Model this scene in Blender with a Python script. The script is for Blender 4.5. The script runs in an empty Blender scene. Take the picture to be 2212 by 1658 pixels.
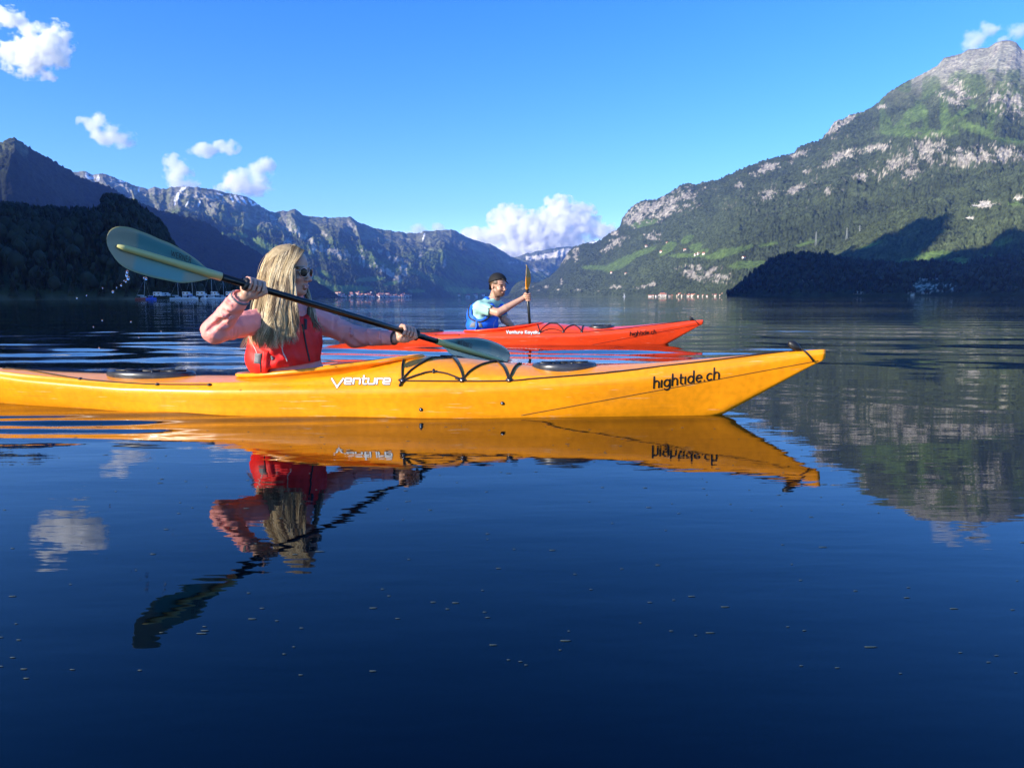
import bpy, bmesh, math, random
import numpy as np
from mathutils import Vector, Matrix
from mathutils.bvhtree import BVHTree

SC = bpy.context.scene
COL = SC.collection
R = math.radians
random.seed(4)
RNG = np.random.RandomState(7)

# ------------------------------------------------------------------ camera
CAM_H = 0.54
FPX = 1600.0                      # focal length in units of a 2212 px wide picture
PITCH = R(6.67)
ROLL = 0.0035
cam_data = bpy.data.cameras.new("camera")
cam_data.sensor_width = 36.0
cam_data.lens = 36.0 * FPX / 2212.0
cam_data.clip_start = 0.05
cam_data.clip_end = 200000.0
cam = bpy.data.objects.new("camera", cam_data)
COL.objects.link(cam)
_r = np.array([1.0, 0, 0]); _u = np.array([0, math.sin(PITCH), math.cos(PITCH)])
_f = np.array([0, math.cos(PITCH), -math.sin(PITCH)])
CR = _r * math.cos(ROLL) - _u * math.sin(ROLL)
CU = _u * math.cos(ROLL) + _r * math.sin(ROLL)
CF = _f
CP = np.array([0, 0, CAM_H])
cam.matrix_world = Matrix(((CR[0], CU[0], -CF[0], CP[0]), (CR[1], CU[1], -CF[1], CP[1]),
                           (CR[2], CU[2], -CF[2], CP[2]), (0, 0, 0, 1)))
SC.camera = cam

def ray(px, py):
    """direction through a point of the photograph (2212 x 1658 measure)"""
    d = CR * ((px - 1106.0) / FPX) + CU * ((829.0 - py) / FPX) + CF
    return d
def at(px, py, D):
    """point of the place seen there at world depth y = D"""
    d = ray(px, py)
    return CP + d * (D / d[1])
def proj(P):
    q = np.asarray(P) - CP
    z = q @ CF
    return 1106.0 + FPX * (q @ CR) / z, 829.0 - FPX * (q @ CU) / z

# ------------------------------------------------------------------ light
SUN_EL = R(21.0)
SUN_AZ = math.atan2(-0.84, -0.54)           # clockwise from +Y
SUN = np.array([math.sin(SUN_AZ) * math.cos(SUN_EL), math.cos(SUN_AZ) * math.cos(SUN_EL), math.sin(SUN_EL)])
world = bpy.data.worlds.new("World")
SC.world = world
world.use_nodes = True
wn = world.node_tree
wn.nodes.clear()
sky = wn.nodes.new("ShaderNodeTexSky")
sky.sky_type = 'NISHITA'
sky.sun_disc = False
sky.sun_elevation = SUN_EL
sky.sun_rotation = SUN_AZ % (2 * math.pi)
sky.altitude = 560
sky.air_density = 0.8
sky.dust_density = 0.15
sky.ozone_density = 2.4
hsv = wn.nodes.new("ShaderNodeHueSaturation")
hsv.inputs['Saturation'].default_value = 1.34
hsv.inputs['Hue'].default_value = 0.512
bg = wn.nodes.new("ShaderNodeBackground")
bg.inputs['Strength'].default_value = 0.142
wo = wn.nodes.new("ShaderNodeOutputWorld")
wn.links.new(sky.outputs[0], hsv.inputs['Color'])
wn.links.new(hsv.outputs[0], bg.inputs[0])
wn.links.new(bg.outputs[0], wo.inputs[0])
sun_data = bpy.data.lights.new("sun", 'SUN')
sun_data.energy = 3.85
sun_data.angle = R(0.5)
sun_data.color = (1.0, 0.90, 0.74)
sun = bpy.data.objects.new("sun", sun_data)
COL.objects.link(sun)
sun.rotation_euler = Vector(SUN).to_track_quat('Z', 'Y').to_euler()

SC.view_settings.view_transform = 'Standard'
SC.view_settings.look = 'None'
SC.view_settings.exposure = 1.3
SC.view_settings.gamma = 1.0
SC.render.engine = 'CYCLES'
SC.cycles.use_denoising = True
SC.cycles.max_bounces = 14
SC.cycles.volume_bounces = 12
SC.cycles.transparent_max_bounces = 16
SC.cycles.sample_clamp_indirect = 6.0
SC.cycles.use_adaptive_sampling = True
SC.cycles.adaptive_threshold = 0.01

# ------------------------------------------------------------------ helpers
def tag(o, label=None, cat=None, group=None, kind=None):
    if label: o['label'] = label
    if cat: o['category'] = cat
    if group: o['group'] = group
    if kind: o['kind'] = kind
    return o
def empty(name, loc=(0, 0, 0)):
    o = bpy.data.objects.new(name, None)
    o.empty_display_size = 0.1
    o.location = loc
    COL.objects.link(o)
    return o
def link(name, me, mat=None, parent=None):
    o = bpy.data.objects.new(name, me)
    COL.objects.link(o)
    if mat is not None:
        me.materials.clear()
        me.materials.append(mat)
    if parent is not None:
        o.parent = parent
        # geometry is written in world coordinates: cancel the parents' placement
        m = Matrix.Identity(4)
        p = parent
        while p is not None:
            m = Matrix.Translation(p.location) @ m
            p = p.parent
        o.location = (-m.translation) if not o.get('_local') else (0, 0, 0)
    return o
def mesh(name, V, F, mat=None, parent=None, smooth=True, col=None):
    """V world coordinates, F list/array of faces"""
    me = bpy.data.meshes.new(name)
    V = np.asarray(V, dtype=np.float64)
    if isinstance(F, np.ndarray):
        n, k = F.shape
        me.vertices.add(len(V)); me.vertices.foreach_set('co', V.astype(np.float32).ravel())
        me.loops.add(n * k); me.loops.foreach_set('vertex_index', F.astype(np.int32).ravel())
        me.polygons.add(n)
        me.polygons.foreach_set('loop_start', np.arange(0, n * k, k, dtype=np.int32))
        me.update(calc_edges=True)
    else:
        me.from_pydata([tuple(v) for v in V], [], [tuple(int(i) for i in f) for f in F])
        me.update()
    if smooth:
        me.polygons.foreach_set('use_smooth', np.ones(len(me.polygons), dtype=bool))
    if col is not None:
        a = me.color_attributes.new('Col', 'FLOAT_COLOR', 'POINT')
        c = np.ones((len(V), 4), dtype=np.float32); c[:, :3] = col
        a.data.foreach_set('color', c.ravel())
    me.validate()
    return link(name, me, mat, parent)

class Buf:
    def __init__(s): s.V = []; s.F = []; s.C = []
    def add(s, V, F, c=None):
        n = len(s.V)
        s.V += [tuple(v) for v in V]
        s.F += [tuple(i + n for i in f) for f in F]
        if c is not None: s.C += [tuple(c)] * len(V)
    def tube(s, P, r, k=8, c=None, caps=True):
        P = [np.asarray(p, float) for p in P]
        n = len(P)
        rs = r if hasattr(r, '__len__') else [r] * n
        V = []; prev = None
        for i in range(n):
            t = P[min(i + 1, n - 1)] - P[max(i - 1, 0)]
            t = t / (np.linalg.norm(t) + 1e-12)
            if prev is None:
                a = np.array([0, 0, 1.0]) if abs(t[2]) < .9 else np.array([1.0, 0, 0])
            else: a = prev
            b = a - t * (a @ t); b /= np.linalg.norm(b) + 1e-12
            prev = b
            cc = np.cross(t, b)
            for j in range(k):
                q = 2 * math.pi * j / k
                V.append(P[i] + rs[i] * (math.cos(q) * b + math.sin(q) * cc))
        F = []
        for i in range(n - 1):
            for j in range(k):
                F.append((i * k + j, i * k + (j + 1) % k, (i + 1) * k + (j + 1) % k, (i + 1) * k + j))
        if caps:
            F.append(tuple(range(k))[::-1]); F.append(tuple((n - 1) * k + j for j in range(k)))
        s.add(V, F, c)
    def box(s, c, h, ax=None, col=None):
        ax = np.eye(3) if ax is None else np.asarray(ax, float)
        c = np.asarray(c, float); V = []
        for a in (-1, 1):
            for b in (-1, 1):
                for d in (-1, 1):
                    V.append(c + ax[0] * a * h[0] + ax[1] * b * h[1] + ax[2] * d * h[2])
        s.add(V, [(0, 1, 3, 2), (4, 6, 7, 5), (0, 4, 5, 1), (2, 3, 7, 6), (0, 2, 6, 4), (1, 5, 7, 3)], col)
    def ball(s, c, r, n=8, m=6, ax=None, col=None):
        c = np.asarray(c, float); r = np.asarray(r if hasattr(r, '__len__') else (r, r, r), float)
        ax = np.eye(3) if ax is None else np.asarray(ax, float)
        V = [c + ax[2] * r[2]]
        for i in range(1, m):
            t = math.pi * i / m
            for j in range(n):
                p = 2 * math.pi * j / n
                V.append(c + ax[0] * r[0] * math.sin(t) * math.cos(p) + ax[1] * r[1] * math.sin(t) * math.sin(p) + ax[2] * r[2] * math.cos(t))
        V.append(c - ax[2] * r[2])
        F = [(0, 1 + j, 1 + (j + 1) % n) for j in range(n)]
        for i in range(m - 2):
            for j in range(n):
                a = 1 + i * n
                F.append((a + j, a + n + j, a + n + (j + 1) % n, a + (j + 1) % n))
        e = len(V) - 1; a = 1 + (m - 2) * n
        F += [(e, a + (j + 1) % n, a + j) for j in range(n)]
        s.add(V, F, col)
    def make(s, name, mat, parent=None, smooth=True):
        return mesh(name, s.V, s.F, mat, parent, smooth, np.array(s.C) if s.C else None)

def catmull(P, n):
    """smooth curve through P, n samples per span"""
    P = np.asarray(P, float)
    Q = np.vstack([2 * P[0] - P[1], P, 2 * P[-1] - P[-2]])
    out = []
    for i in range(len(P) - 1):
        a, b, c, d = Q[i], Q[i + 1], Q[i + 2], Q[i + 3]
        for t in np.arange(n) / n:
            out.append(.5 * (2 * b + (c - a) * t + (2 * a - 5 * b + 4 * c - d) * t * t + (3 * b - a - 3 * c + d) * t ** 3))
    out.append(P[-1])
    return np.array(out)

# value noise
_T = np.random.RandomState(11).rand(256, 256)
def vnoise(x, y):
    xi = np.floor(x).astype(np.int64); yi = np.floor(y).astype(np.int64)
    fx = x - xi; fy = y - yi
    fx = fx * fx * (3 - 2 * fx); fy = fy * fy * (3 - 2 * fy)
    a = _T[xi & 255, yi & 255]; b = _T[(xi + 1) & 255, yi & 255]
    c = _T[xi & 255, (yi + 1) & 255]; d = _T[(xi + 1) & 255, (yi + 1) & 255]
    return (a * (1 - fx) + b * fx) * (1 - fy) + (c * (1 - fx) + d * fx) * fy
def fbm(x, y, o=4, g=.5):
    s = 0; a = 1; n = 0
    for i in range(o):
        s = s + a * vnoise(x + 17.3 * i, y + 9.7 * i); n += a; a *= g; x = x * 2.03; y = y * 2.03
    return s / n
def ridged(x, y, o=4, g=.5):
    s = 0; a = 1; n = 0
    for i in range(o):
        s = s + a * (1 - np.abs(2 * vnoise(x + 31.1 * i, y + 5.3 * i) - 1)); n += a; a *= g; x = x * 2.07; y = y * 2.07
    return s / n
def sstep(a, b, x):
    t = np.clip((x - a) / (b - a), 0, 1)
    return t * t * (3 - 2 * t)

# ------------------------------------------------------------------ materials
def pmat(name, base=(.5, .5, .5), rough=.5, metal=0.0, coat=0.0, spec=.5, vcol=False, noise=None, bump=None,
         sss=0.0, trans=0.0, mottle=None, ior=1.5):
    """noise=(scale, amount) colour variation, bump=(scale, strength, distance)"""
    m = bpy.data.materials.new(name); m.use_nodes = True
    nt = m.node_tree; b = nt.nodes['Principled BSDF']
    b.inputs['Roughness'].default_value = rough
    b.inputs['Metallic'].default_value = metal
    b.inputs['Coat Weight'].default_value = coat
    b.inputs['Coat Roughness'].default_value = .08
    b.inputs['Specular IOR Level'].default_value = spec
    b.inputs['IOR'].default_value = ior
    b.inputs['Transmission Weight'].default_value = trans
    if sss:
        b.inputs['Subsurface Weight'].default_value = sss
        b.inputs['Subsurface Radius'].default_value = (.012, .004, .002)
        b.inputs['Subsurface Scale'].default_value = 1.0
    tc = nt.nodes.new('ShaderNodeTexCoord')
    if vcol:
        src = nt.nodes.new('ShaderNodeVertexColor'); src.layer_name = 'Col'; out = src.outputs['Color']
    else:
        src = nt.nodes.new('ShaderNodeRGB'); src.outputs[0].default_value = (*base, 1); out = src.outputs[0]
    for spec_ in ([noise] if noise else []) + ([mottle] if mottle else []):
        n = nt.nodes.new('ShaderNodeTexNoise'); n.inputs['Scale'].default_value = spec_[0]; n.inputs['Detail'].default_value = 5
        nt.links.new(tc.outputs['Object'], n.inputs['Vector'])
        mr = nt.nodes.new('ShaderNodeMapRange'); mr.inputs['From Min'].default_value = .3; mr.inputs['From Max'].default_value = .7
        mr.inputs['To Min'].default_value = 1 - spec_[1]; mr.inputs['To Max'].default_value = 1 + spec_[1]
        nt.links.new(n.outputs['Fac'], mr.inputs['Value'])
        mx = nt.nodes.new('ShaderNodeVectorMath'); mx.operation = 'SCALE'
        nt.links.new(out, mx.inputs[0]); nt.links.new(mr.outputs[0], mx.inputs['Scale']); out = mx.outputs[0]
    nt.links.new(out, b.inputs['Base Color'])
    if bump:
        n = nt.nodes.new('ShaderNodeTexNoise'); n.inputs['Scale'].default_value = bump[0]; n.inputs['Detail'].default_value = 4
        nt.links.new(tc.outputs['Object'], n.inputs['Vector'])
        bp = nt.nodes.new('ShaderNodeBump'); bp.inputs['Strength'].default_value = bump[1]; bp.inputs['Distance'].default_value = bump[2]
        nt.links.new(n.outputs['Fac'], bp.inputs['Height']); nt.links.new(bp.outputs[0], b.inputs['Normal'])
    return m
HAZE = 3.3e-5
# ------------------------------------------------------------------ mountains
def interp(tab, x):
    t = np.asarray(tab, float)
    return np.interp(x, t[:, 0], t[:, 1])
FOREST = np.array([.044, .058, .026]); FOREST2 = np.array([.070, .090, .040])
MEADOW = np.array([.115, .175, .045]); ROCK = np.array([.50, .455, .36]); SNOW = np.array([.8, .8, .8])
SCREE = np.array([.17, .165, .125]); ALP = np.array([.125, .135, .07])

def emask(px, py, E):
    """soft union of ellipses (cx,cy,rx,ry,rot degrees)"""
    m = np.full(px.shape, -3.0)
    for e in E:
        cx, cy, rx, ry = e[:4]; a = R(e[4]) if len(e) > 4 else 0.
        dx = px - cx; dy = py - cy
        u = (dx * math.cos(a) + dy * math.sin(a)) / rx; v = (-dx * math.sin(a) + dy * math.cos(a)) / ry
        m = np.maximum(m, 1.25 - np.sqrt(u * u + v * v))
    return m
TERR = {}
def terrain(name, outline, shore, ridge, x0, x1, nu, nv, shape=.9, gully=.16, gfreq=5.0, seed=0, rough=8.0,
            paint=None, sil=1.0, label=None, mat=None, back=.6, slant=0.0):
    k_px = np.linspace(x0, x1, nu)
    yo = interp(outline, k_px) + sil * (fbm(k_px * .12 + seed, k_px * 0 + seed, 3) - .5) * 5
    Dr = interp(ridge, k_px); Ds = interp(shore, k_px)
    # true ray for each column
    Pr = np.array([at(a, b, d) for a, b, d in zip(k_px, yo, Dr)])
    H = np.maximum(Pr[:, 2], 1.0)
    slope = Pr[:, 0] / Pr[:, 1]
    kw = max(9, nu // 16) | 1; ker = np.hanning(kw + 2)[1:-1]; ker /= ker.sum()
    Hs = np.convolve(np.pad(H, kw // 2, mode='edge'), ker, mode='valid')
    nb = max(8, nv // 12)
    v = np.concatenate([np.linspace(-.02, 1, nv), 1 + np.linspace(0, 1, nb + 1)[1:] ** 1.3 * back])
    VV, KK = np.meshgrid(v, np.arange(nu), indexing='ij')
    vf = np.clip(VV, 0, 1)
    D = Ds[KK] + (Dr - Ds)[KK] * VV
    X = slope[KK] * D; Y = D
    g = vf ** shape
    bk = np.clip((VV - 1) / back, 0, 1)
    vb = vf ** 3
    Z = (Hs[KK] * (1 - vb) + H[KK] * vb) * g * (1 - .9 * bk)
    Z = np.where(VV < 0, -40 * (-VV / .02), Z)
    kk = k_px[KK]
    # gullies and spurs that run down the slope
    warp = fbm(kk * .012 * gfreq / 5 + seed, VV * 2.2 + seed, 3) * 1.6
    sp = ridged(kk * .011 * gfreq / 5 + warp + seed + slant * VV, VV * 1.3 + warp * .5 + seed * 1.7, 5, .55)
    env = np.sin(np.pi * np.clip(vf, 0, 1)) ** .8 + .12 * (vf > .5)
    Z += H[KK] * gully * (sp - .62) * env * (VV >= 0)
    tx = fbm(X / 420. + seed, Y / 420. + seed, 5, .6)
    Z += H[KK] * .15 * (tx - .5) * env * (VV >= 0)
    # keep the ridge the highest line seen along each column
    lim = (H / Dr)[KK] * D * .985
    Z = np.where((VV < 1) & (VV > 0), np.minimum(Z, lim * (.93 + .07 * vf ** 3)), Z)
    P = np.stack([X, Y, Z], -1).reshape(-1, 3)
    px, py = proj(P)
    px = px.reshape(VV.shape); py = py.reshape(VV.shape)
    n1 = fbm(X / 60., Y / 60., 3); n2 = fbm(X / 900. + 3, Z / 300. + Y / 900., 4)
    C, fr = paint(px, py, X, Y, Z, VV, sp, n1, n2)
    rn = RNG.rand(*VV.shape) - .5
    Z2 = Z + (rn + (n1 - .5)) * rough * fr * (VV > .015) * (VV < 1.1)
    P = np.stack([X, Y, Z2], -1).reshape(-1, 3)
    nvv = len(v)
    i = np.arange(nvv - 1)[:, None] * nu + np.arange(nu - 1)[None]
    F = np.stack([i, i + 1, i + nu + 1, i + nu], -1).reshape(-1, 4)
    o = mesh(name, P, F, mat, None, True, C.reshape(-1, 3))
    tag(o, label, 'mountain', kind='structure')
    TERR[name if name not in TERR else name + str(len(TERR))] = (P.reshape(nvv, nu, 3), k_px)
    return o, P.reshape(nvv, nu, 3)

def mix(a, b, t):
    t = np.clip(t, 0, 1)[..., None]
    return a * (1 - t) + b * t

def land_mat(name, sc, bstr, bdist):
    m = pmat(name, vcol=True, rough=.95, spec=.1, noise=(sc, .42), mottle=(sc * .17, .2), bump=(sc * .7, bstr, bdist))
    return m
M_LAND = land_mat("forested_slope", .045, .8, 12.0)
M_FAR = land_mat("far_slope", .012, .8, 35.0)
M_NEARLAND = land_mat("near_wooded_slope", .12, .8, 4.0)

# --- right-hand mountain (E)
E_out = [(1060, 645), (1098, 640), (1106, 622), (1116, 611), (1128, 607), (1150, 611), (1170, 608), (1188, 598), (1208, 576), (1225, 547), (1239, 534), (1257, 527),
         (1286, 524), (1298, 519), (1310, 508), (1330, 498), (1340, 486), (1345, 469), (1359, 452), (1371, 442), (1388, 433), (1418, 430),
         (1445, 416), (1469, 400), (1486, 397), (1501, 400), (1518, 394), (1550, 388), (1570, 379), (1622, 355), (1633, 353), (1671, 342),
         (1716, 329), (1731, 314), (1776, 299), (1785, 288), (1791, 279), (1802, 264), (1808, 260), (1825, 258), (1833, 249), (1844, 247), (1866, 243), (1885, 234),
         (1919, 200), (1945, 185), (1964, 174), (1998, 157), (2024, 142), (2039, 125), (2080, 114), (2091, 106), (2136, 99), (2151, 89),
         (2181, 85), (2196, 91), (2207, 106), (2230, 112), (2300, 150), (2500, 260), (2800, 380)]
E_rock = [(1420, 445, 82, 17, -22), (1375, 462, 34, 20, -30), (1440, 455, 50, 14, -15), (1470, 425, 30, 12, -10), (1325, 527, 30, 9, -35), (1245, 548, 8, 12),
          (1655, 364, 32, 9, -20), (1722, 336, 20, 7, -25), (1659, 420, 20, 10, -30), (1718, 409, 36, 8, -22), (1800, 276, 26, 16, -50), (1817, 338, 36, 11, -25),
          (1835, 250, 12, 10), (1787, 410, 9, 8), (1862, 382, 14, 9), (1941, 354, 52, 18, -20), (2008, 320, 30, 28), (1966, 372, 26, 10, -15), (1890, 320, 40, 7, -8),
          (2091, 339, 74, 17, -5), (2173, 333, 56, 17, 5), (2071, 193, 30, 16, 30), (2052, 216, 26, 10, 20), (2183, 219, 36, 28, 20), (2150, 210, 30, 10, -60),
          (1498, 590, 30, 13, 5), (1525, 595, 18, 12, 0), (1540, 582, 14, 6), (1400, 616, 20, 4, -15), (1330, 620, 12, 4), (1560, 600, 18, 10), (1222, 560, 9, 5, -40), (1330, 505, 10, 6), (1410, 510, 16, 7),
          (1135, 622, 10, 3), (1212, 612, 3, 8), (1600, 400, 10, 5), (1740, 372, 10, 5), (1900, 232, 14, 5), (2128, 442, 24, 7), (2030, 465, 8, 4), (1140, 606, 5, 2), (1180, 620, 6, 3),
          (1165, 628, 6, 2), (1205, 626, 5, 2), (1150, 618, 6, 2), (1250, 625, 10, 3), (1290, 628, 6, 2)]
E_mead = [(1990, 288, 76, 8, 0), (1978, 247, 24, 14, -20), (1945, 275, 26, 10, -40), (2109, 279, 38, 9, 18), (2184, 304, 46, 6, 8), (2040, 254, 10, 18), (2080, 245, 30, 6, -30),
          (1339, 569, 32, 9, -27), (1286, 578, 30, 5, 2), (1383, 547, 30, 5, -20), (1442, 536, 20, 8, -35), (1493, 552, 38, 4, 0), (1513, 545, 18, 5, -20), (1566, 547, 38, 8, -15),
          (1603, 539, 24, 4, -20), (1503, 533, 12, 6, -20), (1620, 571, 40, 7, -5), (1484, 517, 12, 6, -30), (1745, 524, 26, 3, -15), (1660, 528, 22, 3, -10), (1360, 480, 0.1, .1), (1390, 482, 30, 7, -12)]
def paint_E(px, py, X, Y, Z, V, sp, n1, n2):
    C = mix(FOREST * np.ones(px.shape + (3,)), FOREST2, .15 + 1.5 * (n2 - .45) + .4 * (n1 - .5))
    up = sstep(255, 150, py + 60 * (n2 - .5)) * (px > 1850)
    C = mix(C, ALP, up * sstep(.3, .5, n1 * .5 + sp * .4)); C = mix(C, SCREE * 1.5, sstep(215, 150, py + 70 * (sp - .5) + 30 * (n1 - .5)) * (px > 1900))
    fst = np.ones_like(px) - up
    drop = ridged(px * .035, py * .10, 2)
    C = mix(C, MEADOW * .62, (px > 1900) * (py < 290) * (py > 150) * sstep(.50, .60, vnoise(px * .05 + 4, py * .022)) * .7)
    md = sstep(.0, .25, emask(px, py, E_mead) + (n1 - .5) * .35 + (n2 - .5) * .5)
    C = mix(C, MEADOW * (.62 + .3 * n2[..., None]), md * .85); fst = fst * (1 - md)
    rk = emask(px, py, E_rock) * .8 + (fbm(px * .10, py * .16, 3) - .5) * 1.7 + (fbm(px * .42 + 9, py * .30, 2) - .5) * 1.5
    rk = sstep(.30, .62, rk)
    rk = np.maximum(rk, sstep(190, 120, py + 50 * (n1 - .5) + 60 * (sp - .5)) * (px > 1880) * sstep(.38, .60, fbm(px * .09 + py * .05, py * .03 - px * .02, 3) + .25 * (n1 - .5)) * .9)
    rk = np.maximum(rk, (px > 1250) * (py < 470) * sstep(.90, .96, ridged(px * .05, py * .09, 3) + .16 * (n2 - .5)) * .4)
    C = mix(C, ROCK * (.32 + .55 * vnoise(px * .5, py * .35 + 7)[..., None]), rk); fst = fst * (1 - rk * .6)
    C *= (.85 + .3 * RNG.rand(*px.shape))[..., None]
    return C, .15 + fst
SHORE_E = [(1040, 9000), (1104, 8200), (1250, 6800), (1400, 5200), (1600, 3700), (1900, 3300), (2212, 2900), (2800, 2300)]
RIDGE_E = [(1040, 9300), (1104, 9200), (1188, 8900), (1250, 8300), (1400, 7600), (1600, 6600), (1900, 6000), (2212, 5400), (2800, 5000)]
terrain("mountain", E_out, SHORE_E, RIDGE_E, 1060, 2800, 800, 240, .92, .032, 6, 3.1, 16.0, paint_E, .5,
        "tall forested mountain with pale cliffs and rocky summit on the right shore", M_LAND, slant=-.9)
# --- nearer sunlit spur at the right edge (F)
F_out = [(1640, 640), (1700, 600), (1760, 560), (1850, 505), (1906, 466), (1980, 440), (2040, 418), (2110, 394), (2166, 372), (2212, 350), (2300, 318), (2500, 260), (2800, 240)]
F_mead = [(2064, 570, 26, 12, -20), (1997, 556, 60, 9, -12), (2166, 523, 20, 6, -10), (2120, 560, 26, 5, -20), (1930, 572, 30, 5, -10), (1880, 530, 24, 3, -15), (2190, 440, 14, 3)]
F_rock = [(2128, 442, 24, 7), (2095, 470, 8, 3), (2200, 430, 10, 4)]
def paint_F(px, py, X, Y, Z, V, sp, n1, n2):
    C = mix(FOREST * 1.15 * np.ones(px.shape + (3,)), FOREST2 * 1.15, .25 + 2.2 * (n2 - .45) + .6 * (n1 - .5))
    md = sstep(.0, .25, emask(px, py, F_mead) + (n1 - .5) * .5)
    C = mix(C, MEADOW, md)
    rk = sstep(.18, .4, emask(px, py, F_rock) + (ridged(X / 40., Z / 30., 3) - .62) * 1.5)
    C = mix(C, ROCK, rk)
    C *= (.8 + .4 * RNG.rand(*px.shape))[..., None]
    return C, (1 - md) * (1 - rk) + .1
terrain("mountain", F_out, [(1640, 3300), (1900, 2600), (2212, 2200), (2800, 1700)], [(1640, 3500), (1900, 3700), (2212, 3600), (2800, 3300)],
        1640, 2800, 440, 150, .9, .14, 7, 8.4, 16.0, paint_F, .8, "sunlit wooded spur running down from the right edge behind the shaded hill", M_LAND)
# --- dark wooded hill on the right shore (G)
G_out = [(1570, 641), (1577, 637), (1599, 620), (1622, 598), (1645, 578), (1663, 562), (1698, 551), (1753, 551), (1809, 557), (1866, 568), (1930, 573), (2000, 569),
         (2055, 571), (2075, 580), (2110, 566), (2160, 562), (2212, 556), (2350, 530), (2800, 500)]
G_rock = [(2020, 618, 46, 13, -8), (1985, 612, 26, 6, -30), (1860, 630, 12, 3, 0), (1745, 602, 10, 5), (2060, 624, 22, 6)]
def paint_G(px, py, X, Y, Z, V, sp, n1, n2):
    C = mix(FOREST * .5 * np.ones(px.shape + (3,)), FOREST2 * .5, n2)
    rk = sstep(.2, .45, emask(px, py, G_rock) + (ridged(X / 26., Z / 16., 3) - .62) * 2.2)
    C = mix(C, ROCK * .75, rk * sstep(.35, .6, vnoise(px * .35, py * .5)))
    return C, 1 - rk
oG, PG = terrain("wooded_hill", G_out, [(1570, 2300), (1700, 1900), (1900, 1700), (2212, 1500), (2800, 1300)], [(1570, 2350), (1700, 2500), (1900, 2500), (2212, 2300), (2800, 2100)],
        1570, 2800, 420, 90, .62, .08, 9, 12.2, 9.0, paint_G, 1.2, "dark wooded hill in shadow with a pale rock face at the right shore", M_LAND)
# --- far ridge across the lake (C)
C_out = [(60, 420), (130, 372), (158, 373), (185, 371), (200, 378), (222, 376), (245, 381), (280, 396), (320, 408), (333, 403), (350, 408), (370, 405), (410, 404), (440, 407), (470, 412), (530, 425), (545, 432),
         (560, 444), (584, 458), (601, 458), (618, 456), (636, 451), (648, 459), (659, 467), (690, 470), (720, 470), (745, 468), (759, 470), (779, 482), (807, 490), (848, 499), (899, 506), (916, 499), (950, 497),
         (974, 494), (988, 501), (1019, 516), (1053, 525), (1087, 543), (1104, 555), (1125, 562), (1166, 564), (1190, 567), (1207, 574), (1212, 600), (1230, 640)]
C_rock = [(642, 500, 30, 11, 38), (677, 533, 24, 9, 60), (700, 540, 20, 10, 40), (733, 548, 28, 11, 25), (779, 566, 28, 8, 10), (775, 555, 20, 5, 0), (812, 542, 30, 6, 8), (760, 490, 20, 5, 35),
          (858, 562, 28, 8, 20), (841, 590, 44, 9, 27), (871, 583, 14, 9, 60), (909, 556, 5, 12), (1114, 567, 16, 4), (1153, 584, 20, 6, -10), (1180, 590, 8, 6), (620, 520, 10, 14, -40), (960, 565, 3, 18, 0),
          (920, 530, 6, 14, 20), (1060, 600, 10, 3), (700, 505, 16, 4, 30), (590, 470, 16, 8, 40), (260, 400, 40, 8, 25), (440, 425, 60, 8, 10)]
C_snow = [(396, 408, 10, 2.5, -30), (384, 424, 3, 9, 10), (378, 436, 2, 8, 0), (500, 428, 2, 11, -25), (512, 430, 2, 12, -35), (525, 432, 2.5, 13, -40), (540, 434, 2.5, 10, -30), (553, 440, 9, 2.5, -25),
          (196, 384, 9, 3, 0), (188, 380, 3, 6, -20), (212, 386, 3, 5, 0), (345, 401, 7, 2.5, -20), (262, 392, 8, 1.5, 10), (430, 440, 2, 8, 20), (475, 420, 8, 1.5, 20), (300, 410, 2, 5), (404, 440, 2, 7, 30), (915, 512, 1.5, 8, 15), (909, 500, 3, 2)]
C_mead = [(740, 624, 70, 8, 0), (800, 603, 34, 5, -5), (700, 612, 30, 8, 30), (850, 610, 26, 4, -15), (1010, 627, 50, 5, 2), (560, 523, 26, 7, 35), (520, 505, 18, 5, 25), (900, 628, 20, 4), (700, 590, 24, 6, 30), (600, 548, 16, 4, 35)]
def paint_C(px, py, X, Y, Z, V, sp, n1, n2):
    C = mix(FOREST * 1.1 * np.ones(px.shape + (3,)), MEADOW * .7, sstep(.42, .62, n2 + .25 * (n1 - .5)))
    hi = sstep(.45, .85, V + .35 * (n2 - .5) + .1 * (n1 - .5))
    C = mix(C, ALP * 1.1, hi); C = mix(C, SCREE * 1.25, hi * sstep(.45, .7, ridged(px * .05, py * .03, 3) + .2 * (n1 - .5)) * (.35 + .65 * (px < 620)))
    md = sstep(.05, .3, emask(px, py, C_mead) + (n1 - .5) * .5 + (n2 - .5)); C = mix(C, MEADOW * 1.1, md)
    rk = .8 * sstep(.35, .8, emask(px, py, C_rock) * .8 + (fbm(px * .22, py * .12, 3) - .5) * 2.4)
    C = mix(C, ROCK * .9, rk)
    sn = sstep(.1, .3, emask(px, py, C_snow) + (n1 - .5) * .5)
    C = mix(C, SNOW, sn)
    return C, .3 + .7 * (1 - hi) * (1 - rk) * (1 - md)
SHORE_C = [(60, 5200), (500, 6000), (700, 6900), (860, 7800), (940, 8600), (1000, 9800), (1100, 11000), (1230, 12500)]
RIDGE_C = [(60, 8600), (400, 9200), (600, 10000), (800, 11000), (980, 12200), (1104, 13400), (1230, 14200)]
terrain("mountain", C_out, SHORE_C, RIDGE_C, 60, 1230, 640, 180, .82, .15, 8, 21.7, 22.0, paint_C, 1.0,
        "long hazy mountain range with snow streaks beyond the lake, above the village", M_FAR, slant=1.5)
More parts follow.
